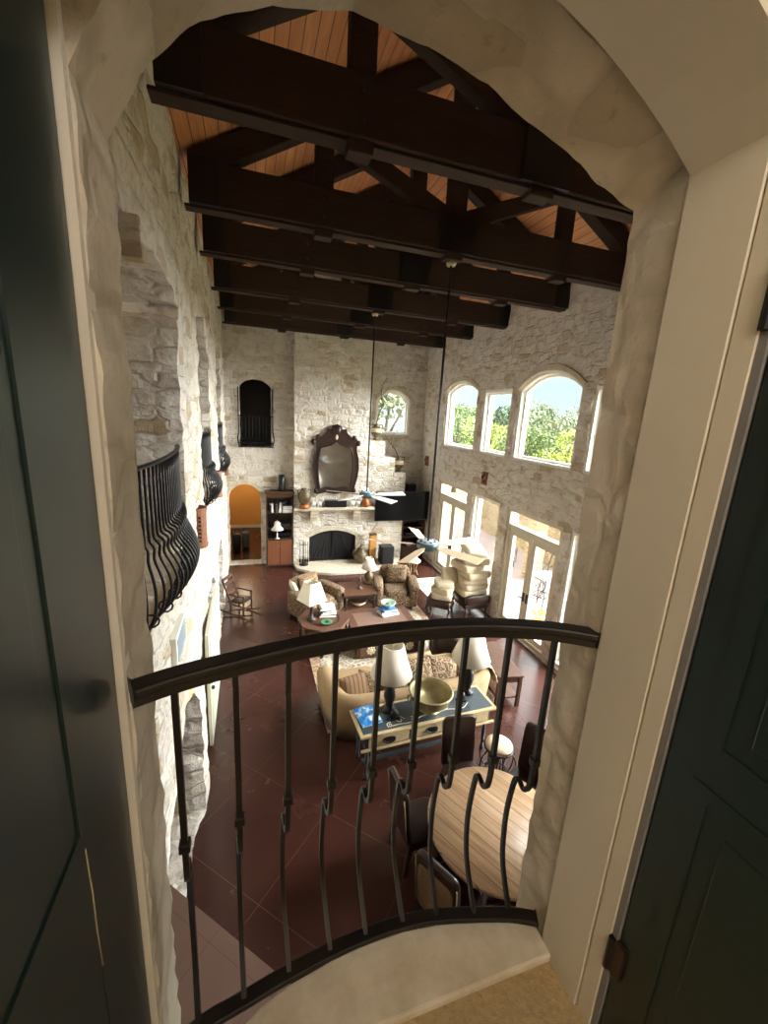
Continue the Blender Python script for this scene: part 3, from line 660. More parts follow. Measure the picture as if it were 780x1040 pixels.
def plaque(label, y):
    t = thing('wall_sconce', label, 'wall sconce', (5.93, y, 3.33), 0, 'small carved sconces on the window wall')
    MB().box(-.06, .02, -.11, .11, 0, .34).build('back_plate', SCONCE, t, .012)
    for a, b in ((-.05, .09), (.05, .2), (-.04, .27)): MB().soft((-.07, a, b), (.05, .07, .09), .7).build('carving', DARKW, t)
plaque('small carved wooden sconce between the upper and lower windows', 9.55); plaque('small carved wooden sconce on the window wall near the back corner', 13.4)
t = thing('framed_picture', 'pale framed panel low on the left stone wall above the railing', 'picture', (-.66, 4.0, 2.78))
MB().box(-.06, .0, -.26, .26, -.15, .15).build('frame', WINW, t, .006); MB().box(-.01, .006, -.22, .22, -.11, .11).build('panel', CLOCKB, t)
t = thing('arched_door', 'pale sage door leaf in a low arch of the left wall', 'door', (-.60, 5.7, .0))
MB().box(-.05, .0, .0, 1.75, .02, 1.85).build('door_slab', SAGE, t, .005); MB().box(-.002, .012, .12, 1.6, .2, 1.65).build('panel', SAGE, t, .01)
MB().lathe([(.02, 0), (.03, .02), (.03, .04), (.01, .05)], n=10, M=T((0, .1, .95), ry=PI / 2)).build('knob', IRON, t)

# ================================================================== CEILING FANS
def fan(label, x, y, z, a0, mat):
    t = thing('ceiling_fan', label, 'ceiling fan', (x, y, z), 0, 'ceiling fans on long rods')
    MB().tube([(0, 0, .06), (0, 0, 7.2 - z)], .018, 8).build('rod', STEEL, t)
    MB().lathe([(.06, 7.08 - z), (.075, 7.12 - z), (.075, 7.165 - z)], n=14).build('canopy', BRASS, t)
    mt = MB().lathe([(.06, -.09), (.15, -.085), (.185, -.05), (.185, .03), (.17, .04)], n=24).build('motor', TEAL, t)
    tp = MB().lathe([(.172, .04), (.165, .052), (.06, .06)], n=24).build('top_plate', CLOCKB, t)
    for k in range(8):
        a = 2 * PI * k / 8; MB().soft((.12 * math.cos(a), .12 * math.sin(a), .058), (.05, .05, .012), .8, nu=8, nv=5).build('vent', STEEL, tp)
    for k in range(5):
        a = a0 + 2 * PI * k / 5; M = T((0, 0, -.02), rz=a) @ T((0, 0, 0), rx=math.radians(13))
        MB().prism([(.20, -.03), (.30, -.055), (.34, -.075), (1.0, -.10), (1.0, .10), (.34, .075), (.30, .055), (.20, .03)], lambda p, q, d: M @ Vector((p, q, d)), -.006, .006).build('blade', mat, t)
        MB().bar(M @ Vector((.15, 0, -.012)), M @ Vector((.36, 0, -.012)), .05, .012).build('blade_arm', STEEL, t)
    return t
fan('near ceiling fan on a long black rod above the sofa, beige blades', 2.74, 5.92, 2.98, math.radians(10), BLADE)
fan('farther ceiling fan on a long black rod in front of the mirror', 2.66, 9.45, 3.12, math.radians(5), BLADEW)

# ================================================================== FIREPLACE WALL
t = thing('fire_screen', 'black two-panel fire screen filling the fireplace arch', 'fire screen', (2.585, 13.14, .1))
A = [(p[0] - 2.585, p[1] - .1) for p in arch(1.82, 3.35, .1, .94, 1.155)]
MB().prism(A, lambda a, b, d: (a, d, b), .02, .05).build('screen_mesh', CHAR, t)
mb = MB(); ring(mb, A, .035, lambda a, b, d: (a, d, b), -.015, .03); mb.build('frame', BLACK, t); MB().box(-.018, .018, -.02, .02, 0, 1.05).build('center_post', BLACK, t)
for s in (-1, 1):
    MB().bar((s * .05, -.0, .12), (s * .62, 0, .1), .012, .02).build('foot_rail', BLACK, t)
    for k in range(5): MB().tube([(s * (.09 + k * .05), .012, .95 - k * .02), (s * (.12 + k * .13), .012, .1)], .012, 5).build('curtain_fold', CHAR, t)
t = thing('hearth', 'low pale stone hearth slab in front of the fireplace', 'hearth', (2.9, 12.6, 0))
MB().prism([(-1.62, .48), (-1.55, .0), (-1.1, -.42), (-.55, -.6), (.5, -.62), (1.2, -.4), (1.85, -.05), (2.1, .48)], lambda a, b, d: (a, b, d), 0, .10).build('slab', SMOOTHST, t, .02)
t = thing('mantel_shelf', 'pale stone mantel shelf on two corbels above the fireplace', 'mantel', (2.6, 12.96, 1.88))
MB().box(-1.32, 1.30, -.14, .16, .03, .11).box(-1.28, 1.26, -.10, .16, 0, .03).build('shelf', SMOOTHST, t, .012)
for x in (-.68, .72):
    MB().prism([(.15, 0), (-.10, 0), (-.10, -.1), (-.05, -.14), (-.05, -.22), (0, -.26), (.02, -.36), (.15, -.36)], lambda a, b, d: (d, a, b), x - .12, x + .12).build('corbel', SMOOTHST, t, .015)
# mirror
t = thing('wall_mirror', 'tall ornate dark carved mirror with scrolled crest above the mantel', 'mirror', (2.6, 13.08, 2.42))
R_ = [(0, 0), (.3, .06), (.58, .0), (.66, .04), (.66, .12), (.62, .2), (.70, .5), (.745, .85), (.72, 1.15), (.65, 1.4), (.66, 1.55), (.74, 1.56), (.79, 1.63), (.75, 1.7), (.66, 1.71), (.62, 1.82), (.55, 1.86), (.50, 1.78), (.40, 1.86), (.32, 1.95), (.30, 2.05), (.17, 2.03), (.13, 2.14), (0, 2.18)]
I_ = [(0, .16), (.3, .2), (.50, .16), (.52, .3), (.56, .7), (.57, 1.0), (.53, 1.3), (.50, 1.46), (.34, 1.5), (.15, 1.56), (0, 1.68)]
out = R_ + [(-x, z) for x, z in R_[::-1][1:-1]]; inn = I_ + [(-x, z) for x, z in I_[::-1][1:-1]]
pts = out + inn; ed = [(i, (i + 1) % len(out)) for i in range(len(out))] + [(len(out) + i, len(out) + (i + 1) % len(inn)) for i in range(len(inn))]
r = delaunay_2d_cdt([Vector(p) for p in pts], ed, [], 0, 1e-6); P = [tuple(p) for p in r[0]]
tri = [f for f in r[2] if inside([sum(P[i][k] for i in f) / 3 for k in (0, 1)], out) and not inside([sum(P[i][k] for i in f) / 3 for k in (0, 1)], inn)]
mb = MB(); mb.add([(x, -.05, z) for x, z in P], tri)
for lp in (out, inn):
    n = len(lp); mb.add([(x, d, z) for d in (-.05, .01) for x, z in lp], [(i, (i + 1) % n, n + (i + 1) % n, n + i) for i in range(n)])
fo = mb.build('frame', DARKW, t)
for lp, rd in ((out, .022), (inn, .02)): MB().tube([(x, -.055, z) for x, z in lp], rd, 6, closed=True).build('frame_bead', DARKW, fo)
for s in (-1, 1):
    for cx, cz in ((.72, 1.63), (.58, 1.80), (.62, .09)): MB().lathe([(.0, -.03), (.06, -.02), (.07, .02), (.03, .04)], n=12, M=T((s * cx, -.05, cz), rx=PI / 2)).build('scroll_knob', DARKW, fo)
MB().soft((0, -.07, 2.03), (.26, .09, .24), .8).build('crest_shell', DARKW, fo); MB().soft((0, -.07, 1.8), (.09, .06, .16), .9).build('crest_drop', SMOOTHST, fo)
MB().prism(inn, lambda a, b, d: (a, d, b), -.02, .0).build('mirror_glass', MIRROR, t)
# mantel things
def vase(name, label, locv, prof, mat, cat='vase', rim=None, group=None, n=22):
    t = thing(name, label, cat, locv, 0, group); MB().lathe(prof, n=n).build('body', mat, t); return t
MZ = 1.99
t = vase('patterned_jar', 'large mottled jar on a copper stand at the mantel left end', (1.60, 12.87, MZ), [(.10, .12), (.16, .2), (.21, .34), (.20, .46), (.13, .55), (.09, .58), (.12, .62)], URN)
MB().lathe([(.15, 0), (.16, .06), (.13, .12), (.1, .13)], n=20).build('stand', COPPER, t)
for s in (-1, 1): MB().tube(arc([(s * .1, 0, .57), (s * .19, 0, .58), (s * .2, 0, .5), (s * .18, 0, .45)], 10), .015, 6).build('handle', URN, t)
t = vase('copper_jar', 'small copper jar at the mantel right end below the fan', (3.62, 12.95, MZ), [(.09, 0), (.15, .06), (.16, .14), (.10, .22), (.08, .24), (.10, .27)], COPPER); MB().lathe([(.1, .27), (.06, .31), (.02, .35), (.0, .36)], n=14).build('lid', COPPER, t)
def figurine(label, x):
    t = thing('figurine', label, 'figurine', (x, 12.96, MZ), 0, 'white figurines on the mantel')
    MB().soft((0, 0, .12), (.16, .09, .13), .9, nu=12, nv=8).build('body', WHITEC, t)
    for dx in (-.05, .05): MB().lathe([(.022, 0), (.02, .1)], (dx, 0, 0), 8).build('leg', WHITEC, t)
    MB().tube(arc([(.06, 0, .15), (.11, 0, .24), (.07, 0, .30), (.12, 0, .33)], 10), .022, 7).build('neck', WHITEC, t)
figurine('white curling figurine next to the large mottled jar', 1.90); figurine('white figurine on the mantel, second from the mottled jar', 2.10)
figurine('white curling figurine next to the copper jar on the mantel', 3.37); figurine('white figurine on the mantel, second from the copper jar', 3.18)
t = thing('mantel_box', 'long black box on the mantel under the mirror', 'box', (2.62, 12.96, MZ)); MB().box(-.34, .34, -.09, .09, 0, .2).build('case', BLACK, t, .008); MB().box(-.36, .36, -.1, .1, .2, .23).build('lid', BLACK, t, .006)
# hearth things
t = thing('fireplace_tool_stand', 'black iron stand holding fireplace tools left of the fire screen', 'fireplace tools', (1.60, 12.85, .10))
MB().lathe([(.15, 0), (.15, .03), (.05, .06), (.02, .08)], n=16).build('base', IRON, t); MB().tube([(0, 0, .05), (0, 0, .78)], .012, 8).build('post', IRON, t); MB().bar((-.13, 0, .68), (.13, 0, .68), .02, .02).build('crossbar', IRON, t)
for dx, nm in ((-.12, 'poker'), (-.04, 'shovel'), (.05, 'brush'), (.12, 'tongs')):
    MB().tube([(dx, -.03, .7), (dx, -.03, .15)], .009, 6).soft((dx, -.03, .15), (.07, .03, .14), .7, nu=10, nv=6).build(nm, STEEL, t); MB().lathe([(.015, .7), (.022, .74), (.01, .79)], (dx, -.03, 0), 8).build('tool_handle', BRASS, t)
t = vase('lidded_urn', 'dark mottled lidded urn on the hearth, right of the fire screen', (3.47, 12.72, .10), [(.11, 0), (.12, .03), (.21, .16), (.24, .28), (.19, .4), (.10, .46), (.11, .5)], URN, 'urn'); MB().lathe([(.12, .5), (.08, .55), (.03, .58), (.035, .62), (.0, .65)], n=16).build('lid', URN, t)
for s in (-1, 1): MB().tube(arc([(s * .17, 0, .42), (s * .25, 0, .44), (s * .27, 0, .36), (s * .22, 0, .3)], 10), .018, 6).build('handle', URN, t)
t = thing('wooden_tower_box', 'tall narrow golden wooden box standing on the hearth', 'box', (3.87, 12.74, .1)); MB().box(-.11, .11, -.09, .09, 0, .98).build('case', simple('golden_wood', (188, 134, 66), .5, stretch=(8, 8, 1)), t, .008); MB().box(-.12, .12, -.1, .1, .98, 1.01).build('cap', BROWNW, t, .004)
t = thing('subwoofer', 'black floor speaker on the hearth under the television', 'speaker', (4.32, 12.60, .10)); MB().box(-.22, .22, -.2, .2, .02, .62).build('cabinet', BLACK, t, .015); MB().box(-.19, .19, -.212, -.2, .06, .58).build('grille', CHAR, t, .004)
for x in (-.17, .17): 
    for y in (-.15, .15): MB().lathe([(.02, 0), (.025, .02)], (x, y, 0), 8).build('foot', BLACK, t)
# television corner
t = thing('television', 'large black flat television mounted across the chimney corner', 'television', (4.90, 12.90, 2.0))
MB().box(-.96, .96, -.035, .02, -.5, .5).build('bezel', BLACK, t, .006); MB().box(-.94, .94, -.038, -.034, -.475, .485).build('screen', TVS, t); MB().box(-.2, .0, .02, .19, -.2, .2).build('wall_bracket', STEEL, t)
t = thing('media_cabinet', 'dark wooden media cabinet with shelves in the corner under the television', 'cabinet', (5.46, 13.45, 0))
for a in ((-.42, -.38, 0, 1.55), (.38, .42, 0, 1.55)): MB().box(a[0], a[1], -.35, .3, a[2], a[3]).build('side_panel', BROWNW, t, .006)
MB().box(-.38, .38, .26, .3, 0, 1.55).build('back_panel', DARKW, t)
for z in (.05, .45, .8, 1.15, 1.52): MB().box(-.38, .38, -.34, .27, z, z + .035).build('shelf', BROWNW, t, .004)
MB().box(-.36, .36, -.36, -.335, .09, .44).build('drawer_front', BROWNW, t, .008)
t = thing('media_player', 'black media player on the corner cabinet shelf', 'media player', (5.44, 13.32, .837)); MB().box(-.24, .24, -.16, .16, .012, .12).build('case', BLACK, t, .006); MB().box(-.2, .2, -.17, -.16, .04, .09).build('display', TVS, t); MB().box(-.22, -.18, -.14, .14, 0, .014).box(.18, .22, -.14, .14, 0, .014).build('foot', BLACK, t)
t = thing('paper_stack', 'white papers on the lower shelf of the corner cabinet', 'papers', (5.44, 13.3, .487)); MB().box(-.16, .16, -.14, .14, 0, .03).build('sheets', WHITEP, t, .002)
t = thing('bookshelf_speaker', 'dark speaker box standing behind the television near the corner', 'speaker', (5.40, 13.5, 1.556)); MB().box(-.16, .16, -.14, .14, .74, 1.12).build('cabinet', BLACK, t, .008); MB().box(-.14, .14, -.147, -.14, .77, 1.09).build('grille', CHAR, t)
MB().box(-.12, .12, -.1, .1, 0, .02).build('stand_base', BLACK, t); MB().tube([(0, 0, .02), (0, 0, .74)], .03, 8).build('stand_post', BLACK, t)
# branch urns on the chimney steps
def branch_urn(label, locv, lean, group):
    t = thing('branch_urn', label, 'vase', locv, 0, group)
    MB().lathe([(.09, 0), (.10, .04), (.06, .08), (.16, .2), (.19, .32), (.15, .42), (.08, .47), (.12, .52)], n=18).build('body', URN, t)
    MB().lathe([(.155, .21), (.194, .31), (.165, .39)], n=18, cap=False).build('pale_band', BEIGE, t)
    for s in (-1, 1): MB().tube(arc([(s * .1, 0, .5), (s * .2, 0, .5), (s * .2, 0, .4), (s * .16, 0, .36)], 8), .014, 6).build('handle', IRON, t)
    for pts, r in lean: MB().tube(arc(pts, 14), [r * (1 - .7 * i / 14) for i in range(15)], 5).build('branch', BARK, t)
branch_urn('dark urn with a tall bare branch on the upper chimney step', (3.98, 13.35, 4.15), [([(0, 0, .45), (.05, 0, .8), (.16, 0, 1.1), (.1, 0, 1.45), (.14, 0, 1.75), (.28, 0, 2.0)], .022), ([(.15, 0, 1.1), (.3, 0, 1.35), (.42, 0, 1.5)], .014), ([(.12, 0, 1.45), (.3, 0, 1.62), (.36, 0, 1.8)], .012)], 'branch urns on the chimney steps')
branch_urn('dark urn with a leaning bare branch on the lower chimney step', (4.83, 13.35, 3.11), [([(0, 0, .45), (-.15, 0, .75), (-.38, 0, 1.0), (-.55, 0, 1.25)], .022), ([(-.3, 0, .92), (-.3, 0, 1.15), (-.2, 0, 1.3)], .012), ([(-.42, 0, 1.05), (-.58, 0, 1.1), (-.72, 0, 1.22)], .012)], 'branch urns on the chimney steps')
# iron grille in the upper back window
t = thing('window_grille', 'black iron balconette rail in the dark upper back window', 'railing', (.185, 13.36, 3.80))
for z in (.0, .12, .92): MB().box(-.52, .52, -.02, .02, z, z + .03).build('rail', IRON, t)
for x in (-.49, .49): MB().tube(arc([(x, 0, 1.75), (x, 0, .9), (x, 0, .5), (x * 1.06, -.08, .3), (x * 1.06, -.1, .2), (x, 0, .05)], 18), .022, 6).build('side_bar', IRON, t)
for k in range(9):
    x = -.4 + k * .1; MB().tube(arc([(x, 0, .93), (x, 0, .5), (x, -.07, .3), (x, -.08, .2), (x, 0, .05)], 12), .007, 5).build('baluster', IRON, t)
# bookcase
bc = thing('bookcase', 'tall brown wooden bookcase with open shelves over cupboard doors', 'bookcase', (.86, 13.20, 0))
for x in (-.41, .38): MB().box(x, x + .03, -.20, .18, 0, 2.42).build('side_panel', BROWNW, bc, .004)
MB().box(-.38, .38, .15, .18, .02, 2.4).build('back_panel', DARKW, bc)
for z in (.05, .93, 1.30, 1.78): MB().box(-.38, .38, -.19, .15, z, z + .03).build('shelf', BROWNW, bc, .004)
MB().box(-.45, .45, -.23, .19, 2.42, 2.48).build('cornice', BROWNW, bc, .015); MB().box(-.38, .38, -.2, -.17, 2.30, 2.42).build('top_rail', BROWNW, bc, .004); MB().box(-.40, .40, -.19, .17, 0, .05).build('plinth', DARKW, bc)
for s in (-1, 1):
    d = MB().box(min(s * .375, s * .006), max(s * .375, s * .006), -.215, -.195, .08, .91).build('cupboard_door', simple('bookcase_door_wood', (116, 68, 42), .5, var=.3, scale=4, stretch=(8, 8, 1)) if s < 0 else MATS['bookcase_door_wood'], bc, .005)
    MB().lathe([(.008, 0), (.015, .02), (.0, .03)], n=8, M=T((s * .04, -.215, .72), rx=PI / 2)).build('knob', BRASS, d)
BKC = [simple('book_cover_%s' % n, c, .6) for n, c in (('black', (30, 30, 34)), ('cream', (214, 206, 190)), ('grey', (120, 124, 128)), ('brown', (96, 62, 44)), ('white', (232, 230, 224)), ('navy', (40, 50, 78)))]
def book(label, locv, wx, wy, wz, mt, group, rz=0, lean=0, cat='book', name='book'):
    t = thing(name, label, cat, locv, rz, group); M = T((0, 0, 0), ry=lean)
    MB().box(-wx / 2, wx / 2, -wy / 2, wy / 2, 0, wz, M).build('cover', mt, t, .003); 
    k = .86
    if wz > wx: MB().box(-wx * .36, wx * .36, -wy / 2 + .012, wy / 2 + .004, .004, wz + .003, M).build('page_block', WHITEP, t)
    else: MB().box(-wx / 2 + .01, wx / 2 + .004, -wy / 2 - .004, wy / 2 + .004, .006, wz - .006, M).build('page_block', WHITEP, t)
    return t
x = -.30
for i in range(8):
    wx = random.uniform(.035, .055); book(['leftmost black book in the row on the bookcase upper shelf', 'white book right after the leftmost black one in the bookcase row', 'second black book from the left in the bookcase row', 'grey leaning book in the bookcase row', 'second white book from the left in the bookcase row', 'cream book in the bookcase row beside the piled books', 'third black book from the left in the bookcase row', 'navy book at the right end of the bookcase row'][i], (.86 + x + wx / 2, 13.14, 1.811), wx, .2, random.uniform(.24, .34), BKC[[0, 4, 0, 2, 4, 1, 0, 5][i]], 'books standing on the upper bookcase shelf', lean=.12 if i in (2, 4) else 0); x += wx + (.035 if i in (1, 3, 5) else .008)
for i in range(4): book(['black book at the bottom of the pile on the bookcase upper shelf', 'brown book in the pile on the bookcase upper shelf', 'second black book from the bottom of the bookcase pile', 'grey book on top of the pile on the bookcase upper shelf'][i], (1.09, 13.13, 1.811 + i * .052), .30, .22, .05, BKC[[0, 3, 0, 2][i]], 'books piled on the upper bookcase shelf')
t = thing('stereo_receiver', 'black receiver on the bookcase middle shelf', 'receiver', (.88, 13.13, 1.331)); MB().box(-.3, .3, -.15, .14, .015, .12).build('case', BLACK, t, .006); MB().lathe([(.025, 0), (.025, .02)], n=12, M=T((.2, -.15, .07), rx=PI / 2)).build('dial', STEEL, t)
for x in (-.25, .25): MB().box(x - .02, x + .02, -.12, .1, 0, .016).build('foot', BLACK, t)
t = thing('cable_box', 'low black box beside the small lamp on the bookcase counter', 'box', (1.0, 13.15, .961)); MB().box(-.2, .2, -.12, .12, .01, .16).build('case', BLACK, t, .006); MB().box(-.17, .17, -.125, -.12, .04, .1).build('display', TVS, t); MB().box(-.18, .18, -.1, .1, 0, .012).build('foot', BLACK, t)
t = vase('black_vase', 'tall black cylinder vase on top of the bookcase', (.93, 13.2, 2.48), [(.1, 0), (.11, .03), (.09, .25), (.10, .5), (.085, .5), (.075, .3)], BLACK)
def table_lamp(label, locv, base_prof, base_mat, r0, r1, z0, z1, n=24, square=False, group=None, pleat=0, rz=0, shade=None):
    t = thing('table_lamp', label, 'table lamp', locv, rz, group)
    MB().lathe(base_prof, n=16).build('base', base_mat, t)
    zb = base_prof[-1][1]; MB().tube([(0, 0, zb - .01), (0, 0, z1 + .02)], .008, 6).build('harp', BRASS, t); MB().lathe([(.0, z1 + .02), (.016, z1 + .03), (.012, z1 + .05), (.0, z1 + .06)], n=8).build('finial', BRASS, t)
    mb = MB(); m_ = 4 if square else n; vs = []
    for rr_, zz in ((r0, z0), (r0 * .5 + r1 * .5 - (0 if square else .012), (z0 + z1) / 2), (r1, z1), (r1 - .008, z1), (r0 * .5 + r1 * .5 - .02, (z0 + z1) / 2), (r0 - .008, z0)):
        for j in range(m_):
            a = 2 * PI * j / m_ + (PI / 4 if square else 0); k = rr_ * (1 + (pleat if j % 2 else 0)); vs.append((k * math.cos(a), k * math.sin(a), zz))
    fs = [(i * m_ + j, i * m_ + (j + 1) % m_, ((i + 1) % 6) * m_ + (j + 1) % m_, ((i + 1) % 6) * m_ + j) for i in range(6) for j in range(m_)]
    mb.add(vs, fs, not square); sh = mb.build('lamp_shade', shade or SHADE, t)
    MB().bar((-r1, 0, z1 - .01), (r1, 0, z1 - .01), .008, .008).build('shade_spider', BRASS, t)
    return t
table_lamp('small white lamp standing on the bookcase counter', (.78, 13.03, .961), [(.07, 0), (.07, .02), (.018, .04), (.015, .2), (.02, .3)], WHITEC, .2, .07, .3, .56)
# hall things
for i, (x, y, lb, h, dx) in enumerate(((-.50, 14.9, 'black upright suitcase just inside the arched hall opening', .62, .14), (-.2, 15.2, 'grey upright suitcase behind the black one in the hall', .58, .13))):
    t = thing('suitcase', lb, 'suitcase', (x, y, 0), 0, 'suitcases in the hall'); MB().soft((0, 0, h / 2 + .03), (dx * 2, .4, h), .3).build('shell', BLACK if i == 0 else simple('suitcase_grey', (74, 80, 78), .6), t)
    MB().tube([(-.06, 0, h), (-.06, 0, h + .16), (.06, 0, h + .16), (.06, 0, h)], .012, 6).build('handle', STEEL, t)
    for a in (-.08, .08): MB().lathe([(.03, -.02), (.03, .02)], n=10, M=T((a, .12, .03), ry=PI / 2)).build('wheel', BLACK, t)

# ================================================================== FURNITURE BELOW
struct_rug = thing('area_rug', 'large pale floral rug under the coffee table and chairs', 'rug', (2.68, 7.75, 0))
MB().box(-1.58, 1.58, -2.2, 2.2, .002, .014).build('border', RUGB, struct_rug); MB().box(-1.38, 1.38, -2.0, 2.0, .012, .018).build('field', RUGM, struct_rug)
r2 = thing('door_rug', 'small pale rug by the far glass doors', 'rug', (5.32, 10.45, 0)); MB().box(-.55, .5, -.85, .85, .002, .012).build('border', IVORY, r2); MB().box(-.47, .42, -.77, .77, .01, .015).build('field', RUGM, r2)
# rocking chair
t = thing('rocking_chair', 'small brown wooden rocking chair against the left wall', 'rocking chair', (-.27, 10.02, 0), math.radians(62)); t.scale = (.84, .84, .84)
for s in (-.24, .24):
    MB().tube(arc([(s, -.5, .12), (s, -.25, .045), (s, 0, .03), (s, .25, .055), (s, .6, .16)], 16), .022, 6).build('rocker', BROWNW, t)
    MB().bar((s, -.2, .05), (s * .95, -.2, .62), .04, .04).build('front_leg', BROWNW, t); MB().bar((s, .2, .05), (s * .95, .2, .42), .04, .04).build('rear_leg', BROWNW, t)
    MB().tube(arc([(s, -.24, .62), (s * 1.05, 0, .63), (s, .24, .66)], 8), .024, 6).build('armrest', BROWNW, t)
    MB().bar((s * .95, .2, .40), (s, .44, 1.08), .04, .04).build('back_post', BROWNW, t)
MB().soft((0, 0, .43), (.52, .48, .07), .5).build('seat', LEATH, t)
for z, y in ((.58, .265), (.75, .325), (.92, .385), (1.06, .435)): MB().bar((-.24, y, z), (.24, y, z), .03, .09).build('back_slat', BROWNW, t)
MB().bar((-.24, -.2, .2), (.24, -.2, .2), .03, .03).build('stretcher', BROWNW, t)
# armchairs
def armchair(label, x, y, rz, mat, group):
    t = thing('armchair', label, 'armchair', (x, y, 0), rz, group)      # faces -y
    MB().soft((0, .02, .22), (1.0, .92, .36), .28).build('base', mat, t); MB().soft((0, -.08, .42), (.62, .74, .2), .4).build('seat_cushion', mat, t)
    MB().soft((0, .40, .58), (.86, .26, .72), .4, T((0, 0, 0), rx=-.06)).build('backrest', mat, t)
    for s in (-1, 1):
        a = MB().soft((s * .46, -.02, .34), (.22, .9, .56), .3).build('arm', mat, t)
        MB().soft((s * .48, -.04, .60), (.27, .92, .20), .6).build('arm_roll', mat, a)
    for sx in (-.42, .42):
        for sy in (-.36, .4): MB().lathe([(.022, 0), (.035, .06)], (sx, sy, 0), 10).build('leg', DARKW, t)
    return t
def pil(name, label, loc_, size, rx, ry, rz, mat, group=None, cat='cushion', boxy=False):
    t = thing(name, label, cat, loc_, 0, group); M = T((0, 0, 0), rx, ry, rz)
    if boxy: MB().soft((0, 0, 0), size, .3, M, 28, 12).build('cover', mat, t)
    else: MB().pillow(*size, M).build('cover', mat, t)
    w_, d_ = size[0] * .47, size[1] * .47
    MB().tube([M @ Vector(p) for p in ((-w_, -d_, 0), (0, -d_ * .98, 0), (w_, -d_, 0), (w_ * .98, 0, 0), (w_, d_, 0), (0, d_ * .98, 0), (-w_, d_, 0), (-w_ * .98, 0, 0))], .008, 5, closed=True).build('piping', mat, t)
    return t
armchair('paisley armchair left of the small square table, turned toward the rug', 1.50, 9.62, math.radians(34), PAIS, 'paisley armchairs by the fireplace')
armchair('paisley armchair right of the small square table, facing the sofa', 3.70, 9.85, math.radians(-14), PAIS, 'paisley armchairs by the fireplace')
pil('back_cushion', 'paisley back cushion in the right armchair', (3.77, 10.04, .76), (.60, .5, .22), 1.25, 0, math.radians(-14), PAIS)
pil('back_cushion', 'dark paisley back cushion in the left armchair', (1.36, 9.80, .76), (.60, .5, .22), 1.25, 0, math.radians(34), PAISD)
# small square table with lower shelf
t = thing('side_table', 'square brown side table with a lower shelf between the armchairs', 'side table', (2.60, 9.76, 0))
MB().box(-.42, .42, -.44, .44, .52, .56).build('tabletop', CARVW, t, .01); MB().box(-.38, .38, -.4, .4, .45, .52).build('apron', DARKW, t); MB().box(-.37, .37, -.39, .39, .12, .15).build('shelf', CARVW, t, .005)
for sx in (-.37, .37):
    for sy in (-.39, .39): MB().lathe([(.03, 0), (.035, .12), (.022, .2), (.032, .32), (.024, .4), (.035, .47)], (sx, sy, 0), 10).build('leg', DARKW, t)
t = vase('woven_bowl', 'pale bowl on the lower shelf of the square side table', (2.62, 9.6, .15), [(.1, 0), (.18, .06), (.22, .13), (.2, .13), (.15, .05)], BEIGE, 'bowl')
MB().lathe([(.205, .12), (.222, .135), (.205, .14)], n=20).build('rim', BROWNW, t)
t = thing('candle_stand', 'small dark wooden stand on the square side table', 'ornament', (2.66, 9.7, .56)); MB().lathe([(.08, 0), (.08, .02), (.02, .05), (.03, .12), (.015, .2), (.05, .22)], n=14).build('base', BROWNW, t); MB().lathe([(.03, .22), (.03, .3)], n=10).build('candle', BROWNW, t)
table_lamp('figural lamp with a pale bell shade on the square side table', (2.97, 9.98, .56), [(.12, 0), (.12, .04), (.06, .08), (.12, .16), (.13, .24), (.06, .32), (.035, .42)], URN, .20, .10, .43, .72, pleat=.03)
# octagonal lamp table
t = thing('octagonal_table', 'octagonal inlaid wooden lamp table in front of the left armchair', 'side table', (1.45, 8.12, 0), math.radians(10))
oc = [(.56 * math.cos(PI / 8 + k * PI / 4), .56 * math.sin(PI / 8 + k * PI / 4)) for k in range(8)]
MB().prism(oc, lambda a, b, d: (a, b, d), .60, .655).build('tabletop', CARVW, t, .01)
MB().lathe([(.30, .656), (.33, .660), (.36, .656)], n=28, cap=False).build('inlay_ring', DARKW, t)
MB().prism([(a * .82, b * .82) for a, b in oc], lambda a, b, d: (a, b, d), .08, .6).build('drum', BROWNW, t, .01)
for k in range(8):
    a = k * PI / 4; M = T((0, 0, 0), rz=a)
    MB().box(.438, .452, -.14, .14, .16, .54, M).build('panel', CARVW, t, .006)
    MB().lathe([(.03, 0), (.035, .1), (.02, .3), (.035, .58)], (.50 * math.cos(a + PI / 8), .50 * math.sin(a + PI / 8), 0), 10).build('column', DARKW, t)
table_lamp('lamp with a square white pyramid shade on the octagonal table', (1.19, 8.12, .655), [(.11, 0), (.11, .03), (.03, .06), (.045, .18), (.025, .3), (.035, .4)], DARKW, .32, .175, .44, .86, square=True, rz=.5)
zz = .655
for i, (mt, sx, sy, h) in enumerate(((BKC[3], .36, .28, .05), (BKC[2], .34, .27, .045), (BKC[0], .33, .26, .035), (BKC[4], .32, .25, .05), (WHITEP, .28, .22, .03))):
    book(['brown book at the bottom of the pile beside the square-shaded lamp', 'grey book, second from the bottom of the pile beside the square-shaded lamp', 'black book in the middle of the pile beside the square-shaded lamp', 'white book below the topmost one beside the square-shaded lamp', 'white topmost book of the pile beside the square-shaded lamp'][i], (1.55, 8.26, zz), sx, sy, h, mt, 'books piled on the octagonal table', rz=.15 * (i % 3) - .1); zz += h + .004
t = thing('green_dish', 'small green dish on the octagonal table', 'dish', (1.47, 7.86, .655)); MB().lathe([(.05, 0), (.1, .03), (.12, .05), (.1, .04), (.04, .02)], n=16).build('bowl', GREEN, t); MB().soft((0.02, 0, .06), (.1, .08, .05), .8).build('leafy_lump', simple('dark_green', (40, 80, 50), .5), t)
